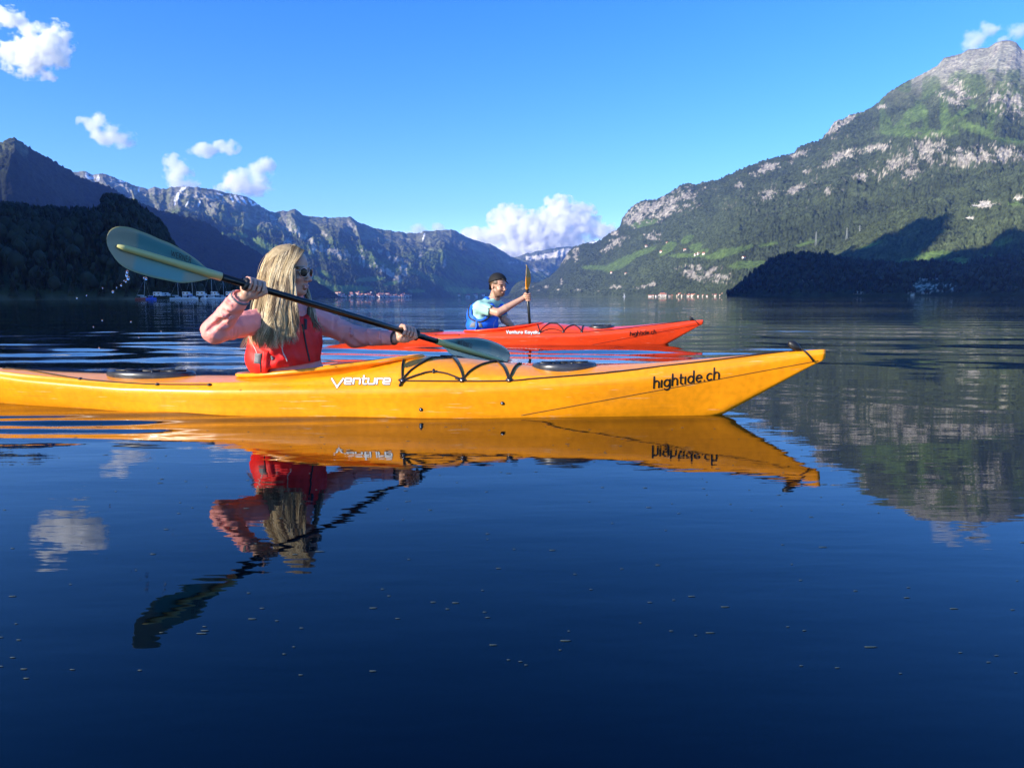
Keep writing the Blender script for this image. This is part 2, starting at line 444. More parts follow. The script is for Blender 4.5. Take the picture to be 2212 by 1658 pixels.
# --- farthest blue range (D)
D_out = [(1040, 600), (1080, 570), (1104, 557), (1122, 553), (1139, 546), (1146, 548), (1156, 543), (1190, 537), (1224, 532), (1241, 532), (1262, 526), (1280, 521), (1296, 520), (1330, 515), (1400, 530)]
def paint_D(px, py, X, Y, Z, V, sp, n1, n2):
    C = mix(FOREST * 1.3 * np.ones(px.shape + (3,)), ALP, sstep(.4, .6, n2))
    C = mix(C, ROCK * 1.3, sstep(.1, .35, emask(px, py, [(1190, 552, 40, 5, -8), (1225, 545, 30, 6, -5), (1160, 556, 20, 4)]) + (ridged(px * .15, py * .12, 2) - .6) * 1.6))
    C = mix(C, SNOW, sstep(.0, .3, emask(px, py, [(1285, 523, 12, 3, -10)]) + (n1 - .5)))
    return C, .2 * np.ones_like(px)
terrain("mountain", D_out, [(1040, 14600), (1400, 14600)], [(1040, 16200), (1400, 16600)], 1040, 1400, 240, 60, .8, .25, 12, 5.5, 20.0, paint_D, .4,
        "farthest pale blue mountain range in the gap beneath the big cloud", M_FAR)
# --- shaded mountain with the pointed peak (B)
B_out = [(-500, 330), (-200, 290), (-60, 296), (0, 307), (12, 302), (22, 298), (31, 296), (44, 306), (62, 315), (88, 331), (110, 343), (132, 356), (150, 367), (158, 373), (182, 388), (217, 396), (240, 404), (258, 417), (290, 432), (313, 443), (350, 453),
         (391, 466), (425, 473), (452, 484), (480, 505), (520, 522), (560, 545), (600, 565), (640, 586), (680, 606), (710, 625), (732, 640), (745, 646)]
def paint_B(px, py, X, Y, Z, V, sp, n1, n2):
    C = mix(FOREST * .30 * np.ones(px.shape + (3,)), FOREST2 * .30, n2)  # forest colour cut well down so the whole mountain reads as shaded
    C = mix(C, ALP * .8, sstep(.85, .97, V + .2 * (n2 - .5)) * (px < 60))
    return C, np.ones_like(px)
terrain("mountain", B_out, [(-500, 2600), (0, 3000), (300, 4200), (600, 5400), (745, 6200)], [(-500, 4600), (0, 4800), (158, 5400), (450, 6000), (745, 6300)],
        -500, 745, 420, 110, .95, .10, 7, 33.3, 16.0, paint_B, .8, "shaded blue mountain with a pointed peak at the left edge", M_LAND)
# --- near black wooded hill at the left shore (A)
A_out = [(-700, 380), (-300, 420), (0, 441), (50, 447), (98, 454), (150, 455), (200, 455), (215, 452), (222, 430), (226, 426), (244, 425), (268, 432), (293, 442), (317, 458), (342, 479),
         (354, 492), (361, 505), (368, 520), (385, 548), (410, 578), (440, 603), (480, 622), (520, 634), (560, 643), (580, 648)]
def paint_A(px, py, X, Y, Z, V, sp, n1, n2):
    C = mix(FOREST * .45 * np.ones(px.shape + (3,)), FOREST2 * .45, n2)  # forest colour lowered, the hill's deep shade put into the paint
    C = mix(C, np.array([.2, .19, .16]), sstep(.0035, .001, V))
    return C, np.ones_like(px)
SHORE_A = [(-700, 300), (0, 380), (300, 420), (580, 470)]
RIDGE_A = [(-700, 900), (0, 1300), (300, 1250), (480, 900), (580, 500)]
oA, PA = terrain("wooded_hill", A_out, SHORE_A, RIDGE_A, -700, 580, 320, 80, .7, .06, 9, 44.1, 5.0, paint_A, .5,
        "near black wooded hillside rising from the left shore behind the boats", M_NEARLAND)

# --- unseen mountain at left, ridge shaped to cast the shadow on the right shore
def terr_point(P, px, py):
    q = P.reshape(-1, 3); a, b = proj(q)
    d = (a - px) ** 2 + (b - py) ** 2
    return q[np.argmin(d)]
bound = [(1640, 574, 'G'), (1665, 560, 'G'), (1720, 546, 'G'), (1775, 546, 'G'), (1798, 553, 'F'), (1850, 540, 'F'), (1903, 520, 'F'), (1926, 500, 'F'), (1978, 478, 'F'), (2008, 470, 'F'), (2050, 474, 'F'), (2066, 486, 'F'), (2078, 540, 'F'),
         (2100, 566, 'F'), (2120, 545, 'F'), (2150, 520, 'F'), (2212, 500, 'F'), (2500, 480, 'F')]
names = list(TERR)
PE = TERR[names[0]][0]; PF = TERR[names[1]][0]
rid = []
for (bx, by, w) in bound:
    q = terr_point({'E': PE, 'F': PF, 'G': PG}[w], bx, by) + (np.array([0, 0, 25.0]) if w == 'G' else 0)
    t = (q[0] + 1.5 * q[1] + 300.0) / (-(SUN[0] + 1.5 * SUN[1]))
    rid.append(q + SUN * t)
rid = np.array(rid)
rid = rid[np.argsort(-rid[:, 1])]
rid = np.vstack([rid[0] + [0, 250, -1300], rid, rid[-1] + [-100, -200, -200], rid[-1] + [-400, -900, -1100], rid[-1] + [-700, -1500, -1700]])
rc = catmull(rid, 5)
Vm = []; Fm = []
prof = [(1500, -1), (1050, .28), (600, .6), (240, .86), (0, 1), (-260, .84), (-800, .5), (-1500, .2), (-2400, -1)]
for i, p in enumerate(rc):
    ws = np.clip((-p[0] - .8 * max(p[1], 0) - 150) / 1500., .08, 1)
    for (dx, k) in prof:
        dx = dx * ws if dx > 0 else dx
        h = -30 if k < 0 else max(p[2], 10) * k
        Vm.append((p[0] + dx * max(.25, min(1, p[2] / 1500.)), p[1], h + (0 if k in (-1, 1) else 60 * (random.random() - .5))))
npf = len(prof)
MTOP = max(v[2] for v in Vm); print('MTOP', MTOP)
for i in range(len(rc) - 1):
    for j in range(npf - 1):
        Fm.append((i * npf + j, i * npf + j + 1, (i + 1) * npf + j + 1, (i + 1) * npf + j))
mm = mesh("mountain", Vm, Fm, pmat("unseen_mountainside", tuple(FOREST), .95, noise=(.01, .4)), None, False)
tag(mm, "unseen wooded mountain left of the view, shaped to shade the right shore", "mountain", kind='structure')
# ------------------------------------------------------------------ lake
def kay_lat(x, y, bx, by, sl):
    """distance along and across a kayak whose bow is at (bx,by)"""
    n = math.hypot(1, sl); dx, dy = 1 / n, sl / n
    u = -((x - bx) * dx + (y - by) * dy); v = -(x - bx) * dy + (y - by) * dx
    return u, v
_wr = np.random.RandomState(5)
WAVES = []
for i in range(26):
    L = .35 * (1.32 ** (i % 9)) * (.8 + .4 * _wr.rand())
    a = math.pi / 2 + _wr.randn() * .42
    WAVES.append((2 * math.pi / L, a, _wr.rand() * 6.28, L))
def lake_z(x, y):
    r = np.hypot(x, y)
    z = np.zeros_like(x)
    calm = .10 + .90 * sstep(4.1, 7.5, y) * (.55 + .9 * sstep(.35, .7, fbm(x * .045 + 3, y * .10, 2)))
    fade = 1 / (1 + (r / 90.) ** 2)
    for (k, a, ph, L) in WAVES:
        z += .00085 * L ** 1.05 * np.sin(k * (x * math.cos(a) + y * math.sin(a)) + ph + 1.5 * vnoise(x * .3 + ph, y * .3)) * np.clip(L * 14 / np.maximum(r, 1), 0, 1)
    z = z * calm * fade
    # wake of the yellow kayak, spreading toward the viewer from midships to the stern
    u, v = kay_lat(x, y, 1.40, 3.31, -.135)
    for side in (-1, 1):
        w = v * side
        e = sstep(1.3, 3.2, u) * np.exp(-((w - .10 - .16 * (u - 1.2)) / .26) ** 2) * (w > .0)
        z += .0062 * e * np.sin(2 * math.pi * (w * .97 - .20 * u) / .21 + .8 * vnoise(u * 1.2, w * 3) + (1 if side > 0 else 0)) * (1 / (1 + np.maximum(0, w - .8)))
        # bow wave: a low lens of water clinging to the bow, and the thin first crest running outward
        e2 = np.exp(-((w - .06 - .20 * (u - .25)) / .07) ** 2) * sstep(.2, .5, u) * sstep(2.6, .9, u)
        z += .0035 * e2
        w2 = w
        for q in range(3):
            c0 = .55 + .34 * q
            z += .0016 * np.exp(-((w2 - c0 - .34 * (u + .2)) / .10) ** 2) * sstep(-1.6, -.2, u) * sstep(3.2, 1.2, u) * (1 if side > 0 else .25)
    # stern eddies at the left edge, near side
    ex, ey = -2.35, 3.05
    rr = np.hypot((x - ex), (y - ey) * 1.0)
    z += .0040 * np.exp(-((x - ex) / .9) ** 2 - ((y - ey) / .26) ** 2) * np.sin(2 * math.pi * (y * 1.0 + .12 * x) / .19 + 7 * fbm(x * 1.6, y * 2.6, 3)) 
    z += .004 * (fbm(x * 9, y * 14, 3) - .5) * np.exp(-((x + 2.55) / .55) ** 2 - ((y - 3.12) / .16) ** 2)
    # waves between the two boats
    u2, v2 = kay_lat(x, y, 2.215, 8.6, -.07)
    e = np.exp(-((v2 + 1.35) / 1.1) ** 2) * sstep(-2.5, 1.5, u2)
    z += .0062 * e * np.sin(2 * math.pi * (v2 * .95 - .22 * u2) / .62 + 4.5 * fbm(x * .6, y * 1.1, 3))
    e = np.exp(-((v2 - 2.0) / 1.6) ** 2) * sstep(-3, 1.5, u2)
    z += .0050 * e * np.sin(2 * math.pi * (v2 * .97 + .2 * u2) / .7 + 4.5 * fbm(x * .5, y * .9, 3))
    # long swells left behind the boats
    e = sstep(-.5, -3.0, x) * np.exp(-((y - 7.2) / 2.6) ** 2)
    z += .007 * e * np.sin(2 * math.pi * (y * .97 - .16 * x) / .9 + 6 * fbm(x * .3, y * .8, 3))
    # outgoing crests to the right of the red bow
    e = sstep(1.5, 5.0, x) * np.exp(-((y - 11 - .15 * x) / 5.0) ** 2)
    z += .012 * e * np.sin(2 * math.pi * (y * .96 + .22 * x) / 1.25 + 6 * fbm(x * .22, y * .5, 3))
    return z
a0 = np.concatenate([np.linspace(-180, -60, 40)[:-1], np.linspace(-60, -42, 30)[:-1], np.linspace(-42, 42, 560), np.linspace(42, 60, 30)[1:], np.linspace(60, 180, 40)[1:]])
a0 = np.radians(a0)
rs = np.concatenate([[.02], np.geomspace(.6, 2.2, 70)[:-1], np.geomspace(2.2, 14, 440)[:-1], np.geomspace(14, 120, 120)[:-1], np.geomspace(120, 60000, 40)])
AA, RR = np.meshgrid(a0, rs)
Xw = RR * np.sin(AA); Yw = RR * np.cos(AA)
Zw = lake_z(Xw, Yw)
Zw[0] = 0
Vw = np.stack([Xw, Yw, Zw], -1).reshape(-1, 3)
na = len(a0)
ii = np.arange(len(rs) - 1)[:, None] * na + np.arange(na - 1)[None]
Fw = np.stack([ii, ii + 1, ii + na + 1, ii + na], -1).reshape(-1, 4)[:, ::-1]

mw = bpy.data.materials.new("lake_water"); mw.use_nodes = True
nt = mw.node_tree; b = nt.nodes['Principled BSDF']
b.inputs['Base Color'].default_value = (.0001, .0012, .0035, 1)
b.inputs['Roughness'].default_value = .012
b.inputs['IOR'].default_value = 1.333
b.inputs['Specular Tint'].default_value = (.10, .55, 1.0, 1)
geo = nt.nodes.new('ShaderNodeNewGeometry')
def wnoise(sx, sy, detail=3, rot=0):
    mp = nt.nodes.new('ShaderNodeMapping'); mp.inputs['Scale'].default_value = (sx, sy, 1); mp.inputs['Rotation'].default_value = (0, 0, rot)
    n = nt.nodes.new('ShaderNodeTexNoise'); n.inputs['Scale'].default_value = 1; n.inputs['Detail'].default_value = detail
    nt.links.new(geo.outputs['Position'], mp.inputs['Vector']); nt.links.new(mp.outputs[0], n.inputs['Vector'])
    return n.outputs['Fac']
def math_(op, a, b=None, clamp=False):
    n = nt.nodes.new('ShaderNodeMath'); n.operation = op; n.use_clamp = clamp
    for i, v in enumerate((a, b)):
        if v is None: continue
        if isinstance(v, (int, float)): n.inputs[i].default_value = v
        else: nt.links.new(v, n.inputs[i])
    return n.outputs[0]
sep = nt.nodes.new('ShaderNodeSeparateXYZ'); nt.links.new(geo.outputs['Position'], sep.inputs[0])
# breeze zones: glassy near the boats, rippled farther out in patches
patch = nt.nodes.new('ShaderNodeMapRange'); patch.inputs['From Min'].default_value = .42; patch.inputs['From Max'].default_value = .62
nt.links.new(wnoise(.012, .05, 3), patch.inputs['Value'])
far_ = nt.nodes.new('ShaderNodeMapRange'); far_.inputs['From Min'].default_value = 5; far_.inputs['From Max'].default_value = 26
nt.links.new(sep.outputs['Y'], far_.inputs['Value'])
amp = math_('ADD', .13, math_('MULTIPLY', far_.outputs[0], math_('ADD', .35, math_('MULTIPLY', patch.outputs[0], .9))))
rip = math_('ADD', math_('MULTIPLY', wnoise(2.2, 7.5, 3, .1), .5), math_('MULTIPLY', wnoise(7, 24, 2, -.15), .16))
rip = math_('ADD', rip, math_('MULTIPLY', wnoise(.45, 1.6, 3, .05), 1.4))
bp = nt.nodes.new('ShaderNodeBump'); bp.inputs['Distance'].default_value = .012; bp.inputs['Strength'].default_value = 1.0
nt.links.new(math_('MULTIPLY', rip, amp), bp.inputs['Height'])
nt.links.new(bp.outputs[0], b.inputs['Normal'])
lake = mesh("lake", Vw, Fw, mw, None, True)
tag(lake, "dark blue lake with glassy reflections and low ripples", "lake", kind='structure')
# ------------------------------------------------------------------ kayaks
def LU(t):
    t = np.asarray(t, float)
    return lambda u: np.interp(u, t[:, 0], t[:, 1])
KL = 4.56
k_keel = LU([(0, .262), (.012, .250), (.05, .232), (.44, 0), (.6, -.045), (.9, -.075), (1.4, -.09), (3.3, -.085), (3.9, -.05), (4.2, 0.0), (4.45, .10), (4.56, .16)])
k_crest = LU([(0, .304), (.1, .297), (.25, .284), (.5, .260), (.8, .233), (1.17, .214), (1.3, .217), (1.5, .236), (1.7, .258), (1.82, .262), (2.05, .235), (2.25, .208), (2.4, .188), (2.6, .165), (2.78, .153), (3.3, .152), (3.8, .162), (4.2, .186), (4.4, .204), (4.56, .215)])
k_sheer = LU([(0, .296), (.25, .272), (.5, .246), (.8, .216), (1.17, .187), (1.5, .172), (1.9, .165), (2.3, .152), (2.8, .138), (3.1, .132), (3.5, .139), (3.9, .158), (4.3, .186), (4.56, .205)])
k_hs = LU([(0, .008), (.1, .018), (.25, .035), (.5, .070), (.8, .120), (1.17, .180), (1.5, .215), (1.8, .238), (2.3, .252), (2.78, .243), (3.3, .195), (3.8, .122), (4.2, .058), (4.45, .022), (4.56, .010)])
k_hg = LU([(0, .009), (.1, .020), (.25, .041), (.5, .083), (.8, .140), (1.17, .205), (1.5, .248), (1.8, .274), (2.3, .290), (2.78, .280), (3.3, .228), (3.8, .146), (4.2, .070), (4.45, .026), (4.56, .012)])
k_zg = LU([(0, .285), (.25, .245), (.5, .205), (.8, .172), (1.17, .143), (1.5, .128), (1.9, .118), (2.3, .110), (2.8, .100), (3.3, .098), (3.9, .122), (4.3, .158), (4.56, .19)])
k_full = LU([(0, 0), (.5, .12), (1.0, .5), (1.6, .9), (2.3, 1), (3.0, .9), (3.7, .5), (4.3, .1), (4.56, 0)])
k_rim = LU([(1.87, .258), (1.95, .250), (2.05, .234), (2.25, .209), (2.4, .191), (2.6, .172), (2.76, .162)])
k_up = LU([(1.2, 0), (1.8, 1), (2.5, .8), (2.9, 0)])
class Kayak:
    def __init__(s, bx, by, slope, pitch=0.0, dz=0.0, heel=0.0):
        s.h = heel
        n = math.hypot(1, slope)
        s.b = np.array([bx, by, dz]); s.fw = np.array([1 / n, slope / n, 0]); s.lf = np.array([-slope / n, 1 / n, 0])
        s.p = pitch
    def W(s, u, v, z):
        """local: u back from the bow, v to the far side, z up"""
        u = np.asarray(u, float); v = np.asarray(v, float); z = np.asarray(z, float)
        return s.b + (-u)[..., None] * s.fw + v[..., None] * s.lf + (z + (u - 2.2) * s.p - v * s.h)[..., None] * np.array([0, 0, 1.0])
    def L(s, P):
        q = np.asarray(P, float) - s.b
        u = -(q @ s.fw); v = q @ s.lf
        return np.stack([u, v, q[..., 2] - (u - 2.2) * s.p + v * s.h], -1)
def section(u):
    zk, zc, zs, hs, hg, zg, f = (float(g(u)) for g in (k_keel, k_crest, k_sheer, k_hs, k_hg, k_zg, k_full))
    zg = max(zg, zk + .01); w_ = float(k_up(u))
    P = [(0, zk), (hg * (.30 + .18 * f), zk + (zg - zk) * (.10 - .06 * f)), (hg * (.58 + .30 * f), zk + (zg - zk) * (.42 - .20 * f)),
         (hg * (.86 + .10 * f), zk + (zg - zk) * (.75 - .10 * f)), (hg, zg), (hs + (hg - hs) * .30, zg + (zs - zg) * .62), (hs, zs),
         (hs * .90, zs + (.12 + .28 * w_) * (zc - zs)), (hs * .55, zs + (.60 + .25 * w_) * (zc - zs)), (hs * .22, zs + .95 * (zc - zs)), (0, zc)]
    return catmull(P, 3)
def build_hull(K):
    us = np.concatenate([np.linspace(0, .06, 5)[:-1], np.linspace(.06, 1.7, 62)[:-1], np.linspace(1.7, 2.95, 84)[:-1], np.linspace(2.95, KL, 54)])
    S = [section(u) for u in us]
    m = len(S[0]); full = 2 * m - 1
    V = []
    for u, sct in zip(us, S):
        near = np.array([(-y, z) for y, z in sct])            # near side keel -> crest
        farr = np.array([(y, z) for y, z in sct[-2::-1]])
        q = np.vstack([near, farr])
        V.append(K.W(np.full(len(q), u), q[:, 0], q[:, 1]))
    V = np.array(V)
    F = []
    for i in range(len(us) - 1):
        uc = (us[i] + us[i + 1]) / 2
        for j in range(full - 1):
            lc = K.L((V[i, j] + V[i + 1, j + 1]) / 2)
            inside = ((lc[0] - 2.32) / .425) ** 2 + (lc[1] / .200) ** 2 < 1 and j > m * .62 and j < full - m * .62
            if inside: continue
            F.append((i * full + j, (i + 1) * full + j, (i + 1) * full + j + 1, i * full + j + 1))
    nV = len(us) * full
    F.append(tuple(range(full)))
    F.append(tuple(range((len(us) - 1) * full, nV))[::-1])
    return V.reshape(-1, 3), F
def rim_curve(n=72):
    out = []
    for i in range(n):
        t = 2 * math.pi * i / n
        c, s_ = math.cos(t), math.sin(t)
        u = 2.32 - .445 * c
        v = .212 * s_ * (1 - .16 * c - .10 * c * c) * 1.04
        out.append((u, v, float(k_rim(u))))
    return out
def build_coaming(K):
    rc_ = rim_curve(); n = len(rc_)
    prof = [(.000, -.075), (.004, -.020), (.000, .004), (.006, .011), (.022, .012), (.030, .006), (.030, -.003), (.022, -.009), (.012, -.009), (.014, -.075)]
    V = []; F = []; k = len(prof)
    for i, (u, v, z) in enumerate(rc_):
        a = rc_[(i + 1) % n]; b = rc_[i - 1]
        tu, tv = a[0] - b[0], a[1] - b[1]; L = math.hypot(tu, tv)
        nu_, nv_ = tv / L, -tu / L
        if (nu_ * (u - 2.32) + nv_ * v) < 0: nu_, nv_ = -nu_, -nv_
        for (o, h) in prof:
            V.append(K.W(u + nu_ * o, v + nv_ * o, z + h))
    for i in range(n):
        for j in range(k - 1):
            F.append((i * k + j, i * k + j + 1, ((i + 1) % n) * k + j + 1, ((i + 1) % n) * k + j))
    return np.array(V), F
def bvh_of(V, F):
    return BVHTree.FromPolygons([tuple(v) for v in V], [tuple(int(i) for i in f) for f in F])
def hit(bv, px, py, off=.003):
    d = Vector(ray(px, py)).normalized()
    loc, n, i, t = bv.ray_cast(Vector(CP), d)
    if loc is None: return None, None
    if n.dot(d) > 0: n = -n
    return np.array(loc + n * off), np.array(n)
def on(bv, px, py, D, off=.003):
    p, n = hit(bv, px, py, off)
    if p is not None: return p
    for k in range(1, 12):
        p, n = hit(bv, px, py + k, off)
        if p is not None: return p
    q = Vector(at(px, py, D)); loc, n, i, t = bv.find_nearest(q)
    return np.array(loc + (q - loc).normalized() * off)

# stroke lettering -----------------------------------------------------
def arc(cx, cy, rx, ry, a0_, a1_, n=14):
    return [(cx + rx * math.cos(R(a0_ + (a1_ - a0_) * i / n)), cy + ry * math.sin(R(a0_ + (a1_ - a0_) * i / n))) for i in range(n + 1)]
GL = {  # x-height 1
 'h': (.80, [[(0, 0), (0, 1.62)], [(0, .5)] + arc(.36, .58, .36, .40, 180, 0) + [(.72, 0)]]),
 'i': (.10, [[(0, 0), (0, .97)]]),
 'g': (.88, [arc(.40, .48, .40, .46, 20, 380, 26), [(.82, .95), (.82, -.15)] + arc(.42, -.12, .40, .36, 0, -150, 12)]),
 't': (.48, [[(.12, 1.42), (.12, .3)] + arc(.40, .30, .28, .28, 180, 275, 8), [(.0, .93), (.46, .93)]]),
 'd': (.88, [arc(.40, .48, .40, .46, 0, 360, 26), [(.82, 0), (.82, 1.62)]]),
 'e': (.84, [[(.04, .50), (.80, .50)] + arc(.42, .48, .38, .46, 5, 310, 26)]),
 '.': (.14, [[(.06, .06), (.08, .10)]]),
 'c': (.74, [arc(.42, .48, .40, .46, 50, 310, 22)]),
}
VG = {  # squared wide letters, x-height 1, width ~1.15
 'V': (1.05, [[(0, 1.03), (.66, -.60), (1.45, 1.03)]]),
 'e': (1.12, [[(.05, .5), (1.05, .5), (1.05, .85), (.9, 1.0), (.2, 1.0), (.05, .85), (.05, .15), (.2, 0), (1.02, 0)]]),
 'n': (1.12, [[(.05, 0), (.05, .97)], [(.05, .97), (.9, .97), (1.05, .82), (1.05, 0)]]),
 't': (.72, [[(.22, 1.45), (.22, .15), (.36, 0), (.72, 0)], [(0, .97), (.72, .97)]]),
 'u': (1.12, [[(.05, 1.0), (.05, .15), (.2, 0), (.9, 0), (1.05, .15), (1.05, 1.0)]]),
 'r': (.80, [[(.05, 0), (.05, .97), (.82, .97)]]),
}
WG = {'W': (1.15, [[(0, 1), (.28, 0), (.56, .95), (.84, 0), (1.12, 1)]]), 'E': (.55, [[(.5, 1), (0, 1), (0, 0), (.5, 0)], [(0, .5), (.45, .5)]]),
      'R': (.6, [[(0, 0), (0, 1), (.4, 1), (.52, .85), (.52, .68), (.4, .5), (0, .5)], [(.28, .5), (.58, 0)]]), 'N': (.7, [[(0, 0), (0, 1), (.62, 0), (.62, 1)]])}
def strokes(word, glyphs, o, ex, ey, gap=.30, kern=None):
    """polylines in photo measure; o baseline start, ex,ey vectors of one x-height"""
    out = []; x = 0
    for ch in word:
        w, S = glyphs[ch]
        for s_ in S:
            out.append([(o[0] + ex[0] * (x + a) + ey[0] * b_, o[1] + ex[1] * (x + a) + ey[1] * b_) for a, b_ in s_])
        x += w + gap
    return out, x - gap
def ribbon(buf, line, w, f):
    """flat stroke of width w along a picture-plane polyline laid on a surface by f(px,py)"""
    P = [np.array(line[0], float)]
    for q in line[1:]:
        q = np.array(q, float); L = np.linalg.norm(q - P[-1]); k = max(1, int(L / 2.0))
        a = P[-1].copy()
        for i in range(1, k + 1): P.append(a + (q - a) * i / k)
    n = len(P); Lf = []; Rt = []
    for i in range(n):
        a = P[max(i - 1, 0)]; b_ = P[min(i + 1, n - 1)]
        t = (b_ - a) / (np.linalg.norm(b_ - a) + 1e-9)
        m_ = np.array([-t[1], t[0]]) * w / 2
        # mitre
        if 0 < i < n - 1:
            t1 = (P[i] - a) / (np.linalg.norm(P[i] - a) + 1e-9)
            c = max(.55, abs(t @ t1)); m_ = m_ / c
        Lf.append(P[i] + m_); Rt.append(P[i] - m_)
    e0 = (P[0] - P[1]) / (np.linalg.norm(P[0] - P[1]) + 1e-9) * w * .38; e1 = (P[-1] - P[-2]) / (np.linalg.norm(P[-1] - P[-2]) + 1e-9) * w * .38
    V = []; F = []
    V.append(f(*(Lf[0] + e0 - (Lf[0] - P[0]) * .4))); V.append(f(*(Rt[0] + e0 - (Rt[0] - P[0]) * .4)))
    for l, r_ in zip(Lf, Rt): V.append(f(*l)); V.append(f(*r_))
    V.append(f(*(Lf[-1] + e1 - (Lf[-1] - P[-1]) * .4))); V.append(f(*(Rt[-1] + e1 - (Rt[-1] - P[-1]) * .4)))
    for i in range(len(V) // 2 - 1): F.append((2 * i, 2 * i + 1, 2 * i + 3, 2 * i + 2))
    buf.add(V, F)

M_YEL = pmat("yellow_polyethylene", (.98, .335, .007), .33, coat=.10, spec=.42, noise=(2.4, .12), mottle=(34, .10), bump=(60, .10, .002))
M_RED = pmat("red_polyethylene", (.97, .068, .012), .32, coat=.25, spec=.5, noise=(2.4, .10), mottle=(38, .05), bump=(60, .08, .002))
M_BLK = pmat("black_rubber", (.012, .012, .014), .45, noise=(60, .3))
M_ROPE = pmat("dark_cord", (.018, .010, .008), .7, bump=(400, .5, .001))
M_LID = pmat("hatch_rubber", (.030, .034, .045), .32, noise=(30, .4))
M_INK = pmat("black_lettering", (.012, .011, .012), .4)
M_WHT = pmat("white_lettering", (.85, .85, .83), .4)
M_SEAM = pmat("dark_seam", (.16, .06, .008), .6)
M_SEAMR = pmat("dark_red_seam", (.16, .006, .004), .6)
M_INNER = pmat("cockpit_liner", (.03, .03, .03), .8)
M_BRIGHT = pmat("steel", (.7, .7, .7), .25, metal=1)
M_BADGE = pmat("badge_red", (.5, .01, .01), .4)

def scuff(m, tint):
    """long fine scratches and smudges worn into the hull plastic"""
    nt = m.node_tree; b = nt.nodes['Principled BSDF']; src = b.inputs['Base Color'].links[0].from_socket
    tc = nt.nodes.new('ShaderNodeTexCoord'); out = src
    for (sc, rot, lo, hi, col, k) in (((3, 3, 70), .10, .60, .68, tint, .35), ((5, 5, 90), -.35, .63, .70, (.9, .8, .6), .30), ((1.6, 1.6, 5), 0, .56, .72, tint, .38)):
        mp = nt.nodes.new('ShaderNodeMapping'); mp.inputs['Scale'].default_value = sc; mp.inputs['Rotation'].default_value = (0, rot, 0)
        n = nt.nodes.new('ShaderNodeTexNoise'); n.inputs['Scale'].default_value = 1.0; n.inputs['Detail'].default_value = 4; n.inputs['Roughness'].default_value = .65
        mr = nt.nodes.new('ShaderNodeMapRange'); mr.inputs['From Min'].default_value = lo; mr.inputs['From Max'].default_value = hi; mr.inputs['To Max'].default_value = k
        mx = nt.nodes.new('ShaderNodeMix'); mx.data_type = 'RGBA'; mx.inputs[7].default_value = (*col, 1)
        nt.links.new(tc.outputs['Object'], mp.inputs[0]); nt.links.new(mp.outputs[0], n.inputs['Vector']); nt.links.new(n.outputs['Fac'], mr.inputs['Value'])
        nt.links.new(mr.outputs[0], mx.inputs[0]); nt.links.new(out, mx.inputs[6]); out = mx.outputs[2]
    nt.links.new(out, b.inputs['Base Color'])
scuff(M_YEL, (.55, .20, .02)); scuff(M_RED, (.45, .02, .01))

def lid(K, name, u, v, a, b_, z, tilt, parent, col):
    """round hatch lid: rim, raised disc and moulded ribs"""
    B = Buf(); n = 40
    rings = [(1.0, -.030), (1.03, -.010), (1.02, .004), (.97, .012), (.90, .012), (.87, .005), (.55, .007), (.0, .009)]
    V = []
    for (rr, h) in rings:
        for i in range(n):
            t = 2 * math.pi * i / n
            uu = u + a * rr * math.cos(t); vv = v + b_ * rr * math.sin(t)
            V.append(K.W(uu, vv, z + h + tilt * (uu - u)))
    F = []
    for r_ in range(len(rings) - 1):
        for i in range(n):
            F.append((r_ * n + i, r_ * n + (i + 1) % n, (r_ + 1) * n + (i + 1) % n, (r_ + 1) * n + i))
    B.add(V, F)
    o = B.make(name, col, parent)
    B = Buf()
    for i in range(8):
        t = 2 * math.pi * (i + .5) / 8
        p = [K.W(u + a * k * math.cos(t), v + b_ * k * math.sin(t), z + .012 + tilt * a * k * math.cos(t)) for k in (.30, .80)]
        B.tube(p, .006, 6)
    B.tube([K.W(u + a * .28 * math.cos(t), v + b_ * .28 * math.sin(t), z + .013 + tilt * a * .28 * math.cos(t)) for t in np.linspace(0, 2 * math.pi, 20)], .006, 6)
    B.make("lid_ribs", M_BLK, o)
    return o

def make_kayak(name, K, mat, seam, label, root_loc):
    root = empty(name, root_loc)
    tag(root, label, 'kayak', 'two sea kayaks on the lake')
    V, F = build_hull(K)
    hull = mesh("hull", V, F, mat, root)
    bv = bvh_of(V, F)
    Vc, Fc = build_coaming(K)
    mesh("coaming", Vc, Fc, mat, root)
    # liner closing the cockpit from within, and seat
    B = Buf(); rcv = rim_curve(40)
    rows = []
    for (s_, zb) in ((1.0, -.02), (.97, -.09), (.9, -.17), (.55, -.24)):
        rows.append([K.W(2.32 + (u - 2.32) * s_, v * s_, max(z + zb, -.055)) for (u, v, z) in rcv])
    V2 = [p for r_ in rows for p in r_] + [K.W(2.32, 0, -.055)]
    F2 = [(i * 40 + j, i * 40 + (j + 1) % 40, (i + 1) * 40 + (j + 1) % 40, (i + 1) * 40 + j) for i in range(3) for j in range(40)]
    F2 += [(120 + j, 120 + (j + 1) % 40, 160) for j in range(40)]
    B.add(V2, F2); B.make("cockpit_liner", M_INNER, root)
    B = Buf()
    B.box(K.W(2.45, 0, -.02), (.16, .15, .02), [K.fw, K.lf, [0, 0, 1]])
    B.make("seat", M_BLK, root)
    B = Buf(); B.box(K.W(2.655, 0, .085), (.018, .13, .07), [K.fw, K.lf, [0, 0, 1]])
    B.make("backrest", M_BLK, root)
    lid(K, "hatch_lid", 1.17, 0, .148, .120, .222, -.02, root, M_LID)
    lid(K, "hatch_lid", 3.27, 0, .225, .128, .164, .01, root, M_LID)
    # seam between deck moulding and keel
    return root, hull, bv

